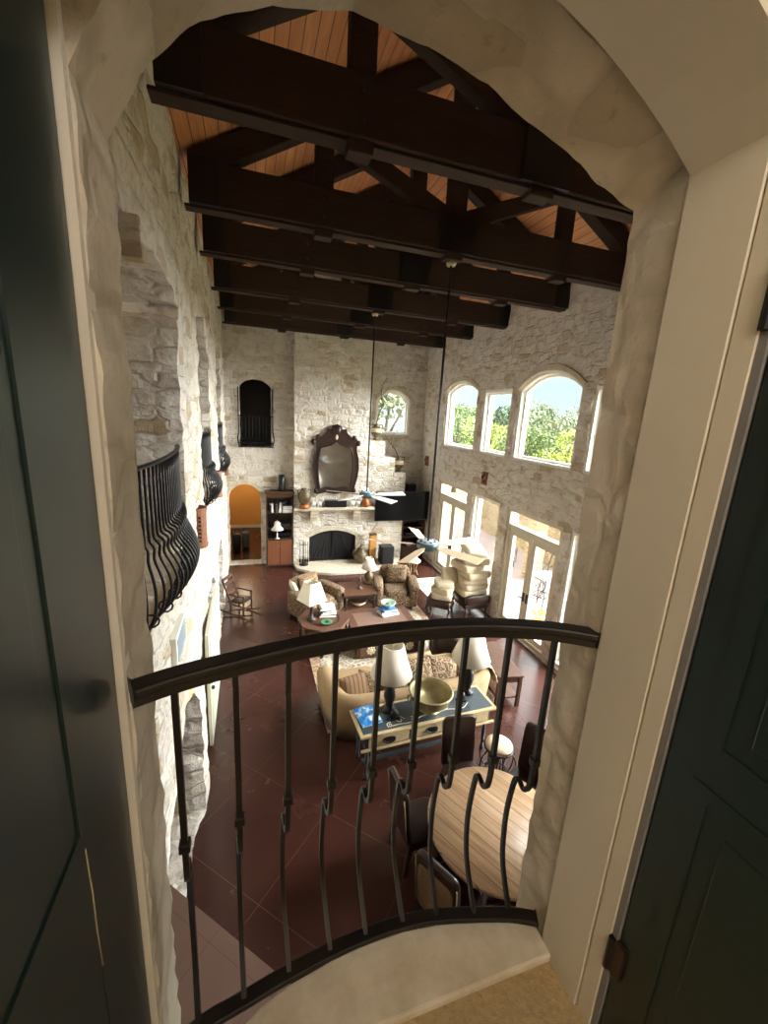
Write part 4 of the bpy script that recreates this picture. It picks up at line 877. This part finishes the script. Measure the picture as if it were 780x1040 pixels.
# coffee table
t = thing('coffee_table', 'large carved wooden coffee table with two cabinet ends', 'coffee table', (2.76, 8.02, 0))
MB().box(-.76, .76, -.66, .66, .44, .49).build('tabletop', CARVW, t, .012); MB().box(-.58, .58, -.48, .48, .489, .493).build('inlay_panel', simple('greyed_wood', (120, 92, 78), .4, stretch=(1, 8, 1)), t)
MB().box(-.70, .70, -.60, .60, .37, .44).build('apron', BROWNW, t)
for s in (-1, 1):
    c = MB().box(min(s * .14, s * .72), max(s * .14, s * .72), -.62, .62, .03, .38).build('cabinet_end', BROWNW, t, .008)
    for yy in (-1, 1):
        d = MB().box(s * .43 - .24, s * .43 + .24, min(yy * .62, yy * .645), max(yy * .62, yy * .645), .07, .34).build('carved_door', CARVW, c, .006)
        mb = MB()
        for k in range(8):
            a = k * PI / 4; mb.lathe([(.0, -.006), (.026, -.004), (.03, .006), (.012, .012)], n=10, M=T((s * .43 + .075 * math.cos(a), yy * .645, .205 + .075 * math.sin(a)), rx=PI / 2 * yy))
        mb.lathe([(.0, -.006), (.05, -.004), (.055, .006), (.02, .014)], n=12, M=T((s * .43, yy * .645, .205), rx=PI / 2 * yy)); mb.build('rosette_carving', BEIGE, t)
for i, (mt, sx, sy, h) in enumerate(((BKC[1], .42, .30, .04), (BLUE, .38, .28, .05), (BLUE, .34, .26, .04))):
    book(['cream book at the bottom of the pile on the coffee table', 'blue book in the middle of the pile on the coffee table', 'blue top book of the pile under the green bowl'][i], (3.0, 8.35, .495 + [0, .044, .098][i]), sx, sy, h, mt, 'books piled on the coffee table', rz=[.2, -.1, .15][i])
t = vase('green_bowl', 'pale green glass bowl on the blue books', (3.0, 8.38, .64), [(.06, 0), (.07, .02), (.15, .07), (.18, .13), (.165, .13), (.1, .05)], simple('pale_green_glass', (170, 196, 176), .25), 'bowl'); MB().lathe([(.0, .04), (.08, .055), (.05, .1), (.0, .11)], n=12).build('green_ball', GREEN, t)
# sofa seen from behind
so = thing('sofa', 'large tan sofa with rolled arms seen from behind the console table', 'sofa', (2.52, 5.88, 0), math.radians(2))
MB().soft((0, .05, .25), (2.72, 1.15, .38), .18).build('base', TAN, so)
pl = [(-1.32, .55), (-1.34, .1), (-1.29, -.32), (-1.1, -.50), (-.5, -.55), (0, -.56), (.5, -.55), (1.1, -.50), (1.32, -.32), (1.37, .1), (1.36, .55)]
cu = arc([(a, b, 0) for a, b in pl], 40)
mb = MB(); n = len(cu); vs = []; prof = [(-.10, .08), (-.12, .40), (-.14, .66), (-.10, .74), (0, .77), (.10, .74), (.13, .66), (.10, .40)]
for i, p in enumerate(cu):
    d = (cu[min(n - 1, i + 1)] - cu[max(0, i - 1)]).normalized(); q = Vector((-d.y, d.x, 0)); k = 1 - .22 * max(0, abs(p.y + .0) if p.y > 0 else 0)
    vs += [(p.x + q.x * a, p.y + q.y * a, z * (k if z > .3 else 1)) for a, z in prof]
m_ = len(prof); fs = [(i * m_ + j, i * m_ + (j + 1) % m_, (i + 1) * m_ + (j + 1) % m_, (i + 1) * m_ + j) for i in range(n - 1) for j in range(m_)] + [tuple(range(m_)), tuple((n - 1) * m_ + j for j in range(m_ - 1, -1, -1))]
mb.add(vs, fs, True); mb.build('backrest', TAN, so)
for s in (-1, 0, 1): MB().soft((s * .84, .12, .44), (.86, .98, .2), .35).build('seat_cushion', TAN, so)
for sx in (-1.2, 1.2):
    for sy in (-.35, .45): MB().lathe([(.03, 0), (.04, .08)], (sx, sy, 0), 10).build('leg', DARKW, so)
pil('sofa_pillow', 'striped dark pillow at the left end of the sofa', (1.56, 5.66, .66), (.52, .46, .2), .85, 0, .25, STRIPE, 'pillows on the sofa')
pil('sofa_pillow', 'dark paisley pillow leaning on the striped pillow of the sofa', (1.84, 5.72, .64), (.50, .44, .2), .8, .2, -.2, PAISD, 'pillows on the sofa')
pil('sofa_pillow', 'brown striped pillow behind the left console lamp', (2.22, 5.66, .70), (.5, .46, .2), 1.0, 0, .1, STRIPE, 'pillows on the sofa')
pil('sofa_pillow', 'large paisley pillow behind the brass bowl on the sofa', (2.72, 5.74, .74), (.62, .5, .24), .8, 0, .12, PAIS, 'pillows on the sofa')
pil('sofa_pillow', 'paisley pillow in front of the tan one on the sofa right half', (3.10, 5.70, .72), (.58, .5, .22), .85, .15, -.2, PAIS, 'pillows on the sofa')
pil('sofa_pillow', 'tan pillow lying on the sofa seat beyond the paisley pillows', (2.85, 6.12, .64), (.7, .46, .2), .3, 0, .1, TAN, 'pillows on the sofa')
t = thing('throw_blanket', 'cream and black striped throw over the right sofa arm', 'throw blanket', (3.80, 5.80, .64))
mb = MB(); vs = []; n = 14
for i in range(n + 1):
    for j in range(n + 1):
        u = -1 + 2 * i / n; v = -1 + 2 * j / n
        vs.append((u * .30, v * .32 + .03 * math.sin(u * 5), .20 * (1 - u * u) ** .5 - .34 * max(0, abs(u) - .55) + .02 * math.sin(v * 9 + u * 4)))
mb.add(vs, [(i * (n + 1) + j, (i + 1) * (n + 1) + j, (i + 1) * (n + 1) + j + 1, i * (n + 1) + j + 1) for i in range(n) for j in range(n)], True)
o = mb.build('cloth', THROW, t); so_ = o.modifiers.new('thickness', 'SOLIDIFY'); so_.thickness = .02
for k in range(12): MB().tube([(-.30, -.3 + k * .054, -.16), (-.305, -.3 + k * .054 + .01, -.24)], .006, 4).build('fringe', IVORY, t)
# console table
ct = thing('console_table', 'long painted console table with blue-black scrolled top and brass-toned border', 'console table', (2.41, 4.83, 0), math.radians(2.6))
GOLDP = simple('pale_gold_paint', (186, 164, 124), .5, var=.2, scale=12)
BLUEB = simple('blue_black_lacquer', (64, 74, 80), .28, var=.3)
MB().box(-1.08, 1.08, -.285, .285, .735, .775).build('tabletop', GOLDP, ct, .008); MB().box(-1.03, 1.03, -.235, .235, .77, .778).build('inset_panel', BLUEB, ct)
MB().box(-1.0, 1.0, -.24, .24, .53, .735).build('apron', BLUEB, ct, .004)
for k in (-1, 0, 1):
    d = MB().box(k * .655 - .30, k * .655 + .30, -.262, -.24, .56, .715).build('drawer', GOLDP, ct, .008); MB().tube(arc([(k * .655 - .09, -.262, .655), (k * .655 - .07, -.285, .62), (k * .655, -.29, .61), (k * .655 + .07, -.285, .62), (k * .655 + .09, -.262, .655)], 10), .011, 6).soft((k * .655, -.264, .64), (.2, .02, .09), .8, nu=12, nv=6).build('drawer_pull', IRON, d)
MB().box(-1.06, 1.06, -.28, -.24, .515, .54).build('lower_moulding', GOLDP, ct, .004)
for sx in (-.95, .95):
    for sy in (-.2, .2): MB().lathe([(.03, 0), (.028, .06), (.018, .1), (.03, .3), (.024, .45), (.04, .53)], (sx, sy, 0), 12).build('leg', BLUEB, ct)
MB().box(-.95, .95, -.03, .03, .10, .13).build('stretcher', BLUEB, ct)
def spiral(cx, cy, r, a0, dirn, turns=1.4): return [(cx + r * (1 - k / 22) * math.cos(a0 + dirn * turns * 2 * PI * k / 20), cy + r * (1 - k / 22) * math.sin(a0 + dirn * turns * 2 * PI * k / 20), .779) for k in range(21)]
for k, (cx, cy, r, a, d) in enumerate(((-.45, -.11, .07, 0, 1), (-.25, -.15, .055, 2, -1), (-.62, -.17, .05, 1, 1), (.30, -.06, .065, 2.5, -1), (.50, -.12, .05, .5, 1))): MB().tube(spiral(cx, cy, r, a, d), .0065, 4).build('painted_scroll', IVORY, ct)
MB().tube(arc([(-.66, -.2, .779), (-.5, -.19, .779), (-.3, -.2, .779), (-.1, -.13, .779), (.1, -.15, .779), (.3, -.11, .779), (.55, -.15, .779), (.7, -.06, .779)], 24), .0065, 4).build('painted_vine', IVORY, ct)
LB = [(.10, 0), (.11, .03), (.05, .06), (.06, .14), (.09, .24), (.07, .36), (.03, .50), (.02, .56)]
table_lamp('left console lamp with a pleated cream shade and dark base', (1.88, 4.93, .778), LB, IRON, .30, .155, .60, 1.07, 36, pleat=.025, group='lamps on the console table')
table_lamp('right console lamp with a pleated cream shade beside the throw', (3.22, 5.03, .778), LB, IRON, .30, .155, .60, 1.07, 36, pleat=.025, group='lamps on the console table')
t = thing('brass_bowl', 'large brass planter bowl with ring handles in the console middle', 'bowl', (2.47, 4.80, .778))
MB().lathe([(.14, 0), (.13, .02), (.11, .05), (.2, .1), (.285, .2), (.30, .28), (.325, .31), (.33, .325), (.30, .325), (.28, .28), (.26, .2), (.15, .11), (.0, .10)], n=32, cap=False).build('bowl', BRASS, t)
for s in (-1, 1): MB().tube([(s * .31 + s * .03 * abs(math.cos(a)), .06 * math.cos(a), .23 + .06 * math.sin(a)) for a in [k * PI / 6 for k in range(12)]], .012, 6, closed=True).build('ring_handle', BRASS, t)
t = thing('magazine', 'bright blue and white magazine on the console table left end', 'magazine', (1.54, 4.88, .778), math.radians(8))
def cover():
    m, N, L, b = newmat('magazine_cover'); v = coords(N, L); n = tnoise(N, L, v, 9, 3); L.new(ramp(N, L, n, [(.40, s2l((30, 110, 200))), (.52, s2l((70, 160, 226))), (.60, s2l((226, 238, 246)))]), b.inputs['Base Color']); b.inputs['Roughness'].default_value = .3; return m
MB().box(-.15, .15, -.19, .19, 0, .012).build('pages', WHITEP, t); MB().box(-.152, .152, -.192, .192, .012, .015).build('front_cover', cover(), t)
t = thing('dark_ornament', 'small dark figurine beside the right console lamp', 'ornament', (3.02, 4.86, .778)); MB().box(-.07, .07, -.05, .05, 0, .03).build('plinth', BLACK, t, .004); MB().soft((0, 0, .09), (.13, .08, .13), .8, nu=12, nv=8).build('body', IRON, t)
t = thing('dark_ornament', 'small dark figurine in front of the left console lamp', 'ornament', (1.90, 4.74, .778)); MB().box(-.07, .07, -.04, .04, 0, .03).build('plinth', BLACK, t, .004); MB().soft((0, 0, .08), (.12, .07, .11), .8, nu=12, nv=8).build('body', IRON, t)
# end table beside the sofa, dark tub chair
t = thing('end_table', 'long brown wooden end table at the right end of the sofa', 'side table', (4.42, 5.98, 0), math.radians(-8))
MB().box(-.24, .24, -.58, .58, .58, .62).build('tabletop', BROWNW, t, .008); MB().box(-.21, .21, -.54, .54, .47, .58).build('apron', BROWNW, t); MB().box(-.2, .2, -.53, .53, .14, .17).build('shelf', BROWNW, t)
for sx in (-.2, .2):
    for sy in (-.53, .53): MB().box(sx - .03, sx + .03, sy - .03, sy + .03, 0, .58).build('leg', BROWNW, t, .004)
t = thing('tub_chair', 'dark leather tub chair between the coffee table and the glass doors', 'armchair', (4.02, 7.05, 0), math.radians(100))
MB().soft((0, 0, .24), (.8, .8, .34), .4).build('base', LEATH, t); MB().soft((0, -.05, .43), (.56, .62, .16), .5).build('seat_cushion', LEATH, t)
cu = [Vector((.38 * math.sin(a), .36 * math.cos(a), 0)) for a in [(-2.1 + 4.2 * i / 24) for i in range(25)]]
mb = MB(); vs = []; prof = [(-.07, .1), (-.08, .68), (-.04, .76), (.04, .76), (.07, .68), (.06, .1)]
for i, p in enumerate(cu):
    q = p.normalized(); k = 1 - .25 * (abs(i - 12) / 12) ** 2; vs += [(p.x - q.x * a, p.y - q.y * a, z * (k if z > .2 else 1)) for a, z in prof]
m_ = 6; mb.add(vs, [(i * m_ + j, i * m_ + (j + 1) % m_, (i + 1) * m_ + (j + 1) % m_, (i + 1) * m_ + j) for i in range(24) for j in range(m_)] + [tuple(range(6)), tuple(24 * 6 + j for j in range(5, -1, -1))], True); mb.build('backrest', LEATH, t)
for k in range(4): MB().lathe([(.02, 0), (.03, .08)], (.28 * math.cos(PI / 4 + k * PI / 2), .28 * math.sin(PI / 4 + k * PI / 2), 0), 8).build('leg', DARKW, t)
# ottoman and bench carrying cushions
t = thing('ottoman', 'dark leather ottoman on curved legs carrying a short pile of cushions', 'ottoman', (4.68, 9.05, 0), math.radians(-38))
MB().soft((0, 0, .36), (.66, .60, .16), .3).build('seat', LEATH, t); MB().box(-.30, .30, -.27, .27, .24, .31).build('apron', DARKW, t, .01)
for sx in (-.27, .27):
    for sy in (-.24, .24): MB().tube(arc([(sx, sy, .28), (sx * 1.12, sy * 1.12, .2), (sx * .98, sy * .98, .08), (sx * 1.12, sy * 1.12, .02)], 10), [.035 - .0018 * i for i in range(11)], 8).build('leg', DARKW, t)
for i, (lb, rz) in enumerate((('beige cushion at the bottom of the ottoman pile', .1), ('beige cushion in the middle of the ottoman pile', -.25), ('beige cushion on top of the two on the ottoman', .3))):
    pil('beige_cushion', lb, (4.72 + .01 * i, 9.06, .52 + i * .155), (.54 - i * .03, .52 - i * .03, .17), 0, .03, rz - .6, BEIGE, 'cushions stacked on the ottoman', boxy=True)
pil('beige_cushion', 'square beige cushion standing upright against the ottoman pile', (4.92, 9.15, 1.0), (.46, .44, .14), 1.15, 0, -.1, BEIGE, 'cushions stacked on the ottoman')
t = thing('leather_chair', 'low dark leather chair by the window carrying a tall pile of cushions', 'chair', (5.52, 8.98, 0))
MB().soft((0, .05, .40), (.70, .82, .18), .3).build('seat', LEATH, t); MB().soft((0, -.38, .50), (.70, .12, .24), .35).build('arm_front', LEATH, t); MB().box(-.33, .33, -.36, .42, .22, .34).build('apron', DARKW, t, .01)
for sx in (-.3, .3):
    for sy in (-.33, .40): MB().lathe([(.022, 0), (.03, .08), (.02, .14), (.034, .24)], (sx, sy, 0), 10).build('leg', DARKW, t)
nm = ['lowest', 'second lowest', 'third from the bottom', 'fourth from the bottom', 'third from the top', 'second highest', 'tilted topmost']
z = .50
for i in range(7):
    h = .19 if i < 6 else .2
    pil('beige_cushion', 'beige seat cushion, %s of the tall pile by the window' % nm[i], (5.52 + [0, .02, -.02, .03, -.12, .02, .03][i], 9.04 + [0, .02, 0, -.03, .05, .05, .06][i], z + h / 2 + (.06 if i == 6 else 0)), (.74, .66, h + .01), [0, .02, -.02, .03, .05, -.1, .42][i], [.02, -.03, .04, -.05, .1, .06, .22][i], [0, .1, -.08, .12, .3, -.1, .1][i], BEIGE, 'cushions stacked on the leather chair', boxy=i < 6); z += h * .88
# corner stool
t = thing('corner_stool', 'small iron stool with a cream cushion near the television corner', 'stool', (4.95, 11.70, 0))
MB().soft((0, 0, .48), (.44, .44, .1), .6).build('seat_cushion', IVORY, t); MB().lathe([(.2, .41), (.21, .43), (.2, .44)], n=18).build('seat_ring', BRASS, t)
for k in range(4):
    a = PI / 4 + k * PI / 2; MB().tube(arc([(.18 * math.cos(a), .18 * math.sin(a), .42), (.12 * math.cos(a), .12 * math.sin(a), .22), (.2 * math.cos(a), .2 * math.sin(a), .02)], 8), .013, 6).build('leg', BRASS, t)
# wrought iron stool near the console
t = thing('iron_stool', 'round wrought iron stool with scroll legs and a cream seat', 'stool', (3.32, 4.20, 0))
MB().lathe([(.0, .46), (.15, .465), (.19, .49), (.185, .52), (.12, .545), (.0, .55)], n=24).build('seat_cushion', simple('cream_seat', (214, 194, 166), .9), t)
MB().tube([(.195 * math.cos(a), .195 * math.sin(a), .46) for a in [k * PI / 10 for k in range(20)]], .012, 6, closed=True).build('seat_ring', IRON, t)
for k in range(6):
    a = k * PI / 3; M = T((0, 0, 0), rz=a); MB().tube([M @ Vector((.19 + .09 * math.cos(b), .0 + .02 * math.sin(b), .24 + .21 * math.sin(b))) for b in [j * PI / 9 for j in range(18)]], .010, 6, closed=True).build('scroll_leg', IRON, t)
MB().tube([(.2 * math.cos(a), .2 * math.sin(a), .03) for a in [k * PI / 10 for k in range(20)]], .011, 6, closed=True).build('foot_ring', IRON, t)
# dining table and chairs
t = thing('dining_table', 'round plank-topped wooden dining table below the railing', 'dining table', (2.47, 3.01, 0), math.radians(-62))
MB().lathe([(.68, .70), (.725, .71), (.735, .735), (.725, .76), (.0, .76)], n=56).build('tabletop', TABLEW, t)
MB().lathe([(.62, .60), (.64, .62), (.64, .70)], n=40).build('apron', DARKW, t); MB().lathe([(.30, .06), (.32, .12), (.14, .2), (.17, .4), (.12, .5), (.26, .6)], n=24).build('pedestal', DARKW, t)
for k in range(4):
    a = k * PI / 2 + .3; MB().tube(arc([(.15 * math.cos(a), .15 * math.sin(a), .16), (.4 * math.cos(a), .4 * math.sin(a), .10), (.55 * math.cos(a), .55 * math.sin(a), .04)], 8), [.07, .07, .068, .065, .062, .058, .055, .05, .04], 8).build('foot', DARKW, t)
def dchair(label, x, y, rz, back=LEATH, group='leather dining chairs'):
    t = thing('dining_chair', label, 'dining chair', (x, y, 0), rz, group)     # faces -y
    MB().soft((0, 0, .45), (.48, .48, .11), .3).build('seat', LEATH, t); MB().box(-.22, .22, -.21, .22, .34, .41).build('apron', DARKW, t, .005)
    M = T((0, .235, .42), rx=-.12)
    b = MB().soft((0, 0, .36), (.46, .075, .72), .25, M).build('backrest', LEATH, t)
    if back is not LEATH: MB().soft((0, .034, .34), (.38, .03, .56), .25, M).build('woven_panel', back, b)
    mb = MB(); k = 0
    for s in (-1, 1):
        MB().tube([M @ Vector((s * .222, .03, z)) for z in (.05, .35, .66)], .008, 5).build('nail_trim', BRASS, b)
        MB().box(s * .2 - .022, s * .2 + .022, -.21, -.166, 0, .38).build('leg', DARKW, t, .004); MB().bar((s * .2, .21, .4), (s * .2, .26, 0), .045, .045).build('leg', DARKW, t)
    MB().bar((-.2, -.19, .14), (.2, -.19, .14), .025, .03).build('stretcher', DARKW, t)
    return t
dchair('dark leather dining chair on the console side of the round table', 2.58, 3.86, math.radians(-6))
dchair('dark leather dining chair left of the round table, seen edge-on', 1.80, 3.47, math.radians(94))
dchair('dining chair with a woven back panel at the near left of the round table', 1.80, 2.68, math.radians(120), CANE)
dchair('dark leather dining chair right of the round table by the stone jamb', 3.30, 3.55, math.radians(-62))

# ================================================================== OUTSIDE THE WINDOWS
struct(MB().box(6.28, 13.2, .2, 18.5, -.2, -.02).build('floor_patio', PATIO))
def ter(x, y): return -.25 - .05 * max(0, x - 13) + .8 * noise.noise(Vector((x * .05, y * .05, 0)))
mb = MB(); nx, ny = 24, 24; vs = []
for i in range(nx + 1):
    for j in range(ny + 1):
        x = 6.3 + 110 * (i / nx) ** 1.6; y = -40 + 160 * j / ny; vs.append((x, y, min(-.21, ter(x, y)) if x < 14 else ter(x, y) - .3))
mb.add(vs, [(i * (ny + 1) + j, (i + 1) * (ny + 1) + j, (i + 1) * (ny + 1) + j + 1, i * (ny + 1) + j + 1) for i in range(nx) for j in range(ny)], True)
struct(mb.build('ground', GRASS))
struct(wall('wall_garden', [(10.2, -.1), (17.0, -.1), (17.0, 2.35), (10.2, 2.35)], [], lambda u, v, d: (10.2 + d + (u - 10.2) * .02, u, v), .4, .25, stone('garden_stone', (150, 134, 108), (120, 100, 76), (142, 116, 84)), .03, 0))
struct(MB().box(8.6, 9.05, 10.55, 11.0, -.02, 3.2).build('column_patio', MATS['garden_stone'], bevel=.02))
fe = thing('patio_fence', 'dark iron picket fence along the patio edge', 'fence', (13.0, 6.0, -.02)); FG = simple('fence_iron', (74, 86, 78), .6)
for z in (.12, 1.05): MB().box(-.02, .02, -3.2, 4.2, z, z + .04).build('rail', FG, fe)
for k in range(62): MB().box(-.01, .01, -3.15 + k * .12 - .01, -3.15 + k * .12 + .01, 0, 1.15).build('picket', FG, fe)
def pchair(label, x, y, rz):
    t = thing('patio_chair', label, 'patio chair', (x, y, -.02), rz, 'iron chairs on the patio'); r = .012
    for s in (-1, 1):
        MB().tube(arc([(s * .24, -.24, 0), (s * .24, -.22, .42), (s * .24, -.2, .62), (s * .26, .05, .64), (s * .24, .26, .62)], 14), r, 6).build('arm_frame', IRON, t)
        MB().tube(arc([(s * .24, .34, 0), (s * .22, .22, .42), (s * .22, .30, .7), (s * .2, .36, .98)], 12), r, 6).build('rear_frame', IRON, t)
    MB().tube([(-.24, -.22, .42), (.24, -.22, .42), (.22, .22, .42), (-.22, .22, .42)], r, 6, closed=True).build('seat_frame', IRON, t)
    for k in range(5): MB().tube([(-.2 + k * .1, -.22, .42), (-.2 + k * .1, .22, .42)], .008, 5).build('seat_slat', IRON, t)
    MB().tube([(-.2, .36, .98), (.2, .36, .98)], r, 6).build('top_rail', IRON, t); MB().tube([(-.2, .26, .55), (.2, .35, .95)], .009, 5).build('back_brace', IRON, t); MB().tube([(.2, .26, .55), (-.2, .35, .95)], .009, 5).build('back_brace', IRON, t)
    return t
pchair('black iron patio chair nearest to the glass doors', 7.6, 8.75, 1.9); pchair('black iron patio chair on the far side of the patio table', 8.9, 9.9, -1.0); pchair('black iron patio chair beyond the narrow window', 8.9, 12.2, 2.4)
t = thing('patio_table', 'round black iron patio table among the iron chairs', 'patio table', (8.25, 9.25, -.02)); MB().lathe([(.42, .69), (.45, .70), (.42, .72)], n=28).build('tabletop', simple('table_top_grey', (150, 140, 132), .6), t)
for k in range(4):
    a = k * PI / 2; MB().tube(arc([(.3 * math.cos(a), .3 * math.sin(a), .69), (.12 * math.cos(a), .12 * math.sin(a), .35), (.34 * math.cos(a), .34 * math.sin(a), 0)], 10), .014, 6).build('leg', IRON, t)
def tree(label, x, y, top, r, mat, group, nl=1500, ls=.22):
    z0 = ter(x, y) - .4; t = thing('tree', label, 'tree', (x, y, z0), 0, group); h = top - z0
    MB().tube(arc([(0, 0, 0), (.1, .05, h * .3), (-.1, .1, h * .6), (0, 0, h * .85)], 10), [.22 - .017 * i for i in range(11)], 7).build('trunk', BARK, t)
    for k in range(5):
        a = k * 1.26; MB().tube([(0, 0, h * (.35 + .07 * k)), (r * .5 * math.cos(a), r * .5 * math.sin(a), h * (.55 + .07 * k))], [.08, .03], 5).build('branch', BARK, t)
    cl = [(random.gauss(0, r * .42), random.gauss(0, r * .42), h * random.uniform(.38, .9), r * random.uniform(.28, .5)) for _ in range(12)] + [(0, 0, h - r * .35, r * .35)]
    mb = MB()
    for _ in range(nl):
        cx, cy, cz, cr = random.choice(cl); d = Vector((random.gauss(0, 1), random.gauss(0, 1), random.gauss(0, 1))).normalized() * cr * random.uniform(.6, 1)
        p = Vector((cx, cy, cz)) + Vector((d.x, d.y, d.z * .75)); a = Vector((random.uniform(-1, 1), random.uniform(-1, 1), random.uniform(-1, 1))).normalized(); b = a.cross(Vector((random.uniform(-1, 1), random.uniform(-1, 1), random.uniform(-1, 1)))).normalized()
        s = ls * random.uniform(.6, 1.2); mb.add([p - a * s, p + b * s * .5, p + a * s, p - b * s * .5], [(0, 1, 2, 3)])
    mb.build('foliage', mat, t); return t
LY = simple('leaf_yellow_green', (150, 160, 74), .8, var=.3, scale=2); LG = simple('leaf_grey_green', (122, 128, 96), .8, var=.3, scale=2)
TR_ = [(14.8, 16.5, 5.0, 2.2, LY, 'yellow-green tree nearest to the big arched window'), (15.5, 20.6, 5.0, 2.2, LEAFA, 'green tree at the left of the big arched window'), (15.5, 24.6, 5.1, 2.3, LY, 'yellow-green tree seen through the square upper window'),
 (15.0, 28.5, 5.4, 2.4, LEAFA, 'green tree low in the far arched window'), (17.5, 33.5, 5.6, 2.6, LG, 'grey-green tree seen through the far arched window'), (22, 25.5, 5.9, 2.8, LG, 'grey-green tree behind the yellow-green tree'), (23, 31, 6.4, 3.0, LEAFB, 'dark green tree on the skyline of the big window'),
 (24, 37, 6.2, 3.2, LEAFB, 'dark tree on the skyline of the square window'), (25, 46, 6.6, 3.4, LEAFA, 'distant green tree on the skyline of the far window'), (31, 39, 7.3, 3.4, LG, 'tall distant grey-green tree on the skyline'), (15.2, 11.5, 4.2, 2.2, LEAFA, 'green tree near the end of the patio fence'), (34, 47, 7.0, 4.0, LEAFB, 'distant dark tree low on the skyline'), (31, 56, 7.0, 4.0, LY, 'distant pale tree far beyond the far window')]
for a in TR_: tree(a[5], a[0], a[1], a[2], a[3], a[4], 'trees beyond the patio', 4200 if a[0] < 20 else 3000, .105 if a[0] < 20 else .17)
tree('pale tree close behind the small back window', 6.2, 18.8, 6.6, 2.2, LG, 'trees beyond the patio', 1600, .16)

t = thing('flower_pot', 'small pot of yellow flowers outside the nearer glass doors', 'plant pot', (6.75, 7.75, -.02)); MB().lathe([(.10, 0), (.14, .22), (.15, .25), (.12, .24), (.0, .22)], n=16).build('pot', COPPER, t)
YF = simple('yellow_petals', (230, 200, 60), .8)
for k in range(9): MB().tube([(0, 0, .22), (.13 * math.cos(k * 2.4), .13 * math.sin(k * 2.4), .42 + .03 * (k % 3))], .006, 4).soft((.13 * math.cos(k * 2.4), .13 * math.sin(k * 2.4), .43 + .03 * (k % 3)), (.09, .09, .06), .9, nu=8, nv=5).build('flower', YF, t)
pil('cream_pillow', 'cream pillow tucked at the left side of the left armchair', (.98, 9.72, .70), (.36, .36, .14), 1.2, 0, math.radians(100), IVORY)
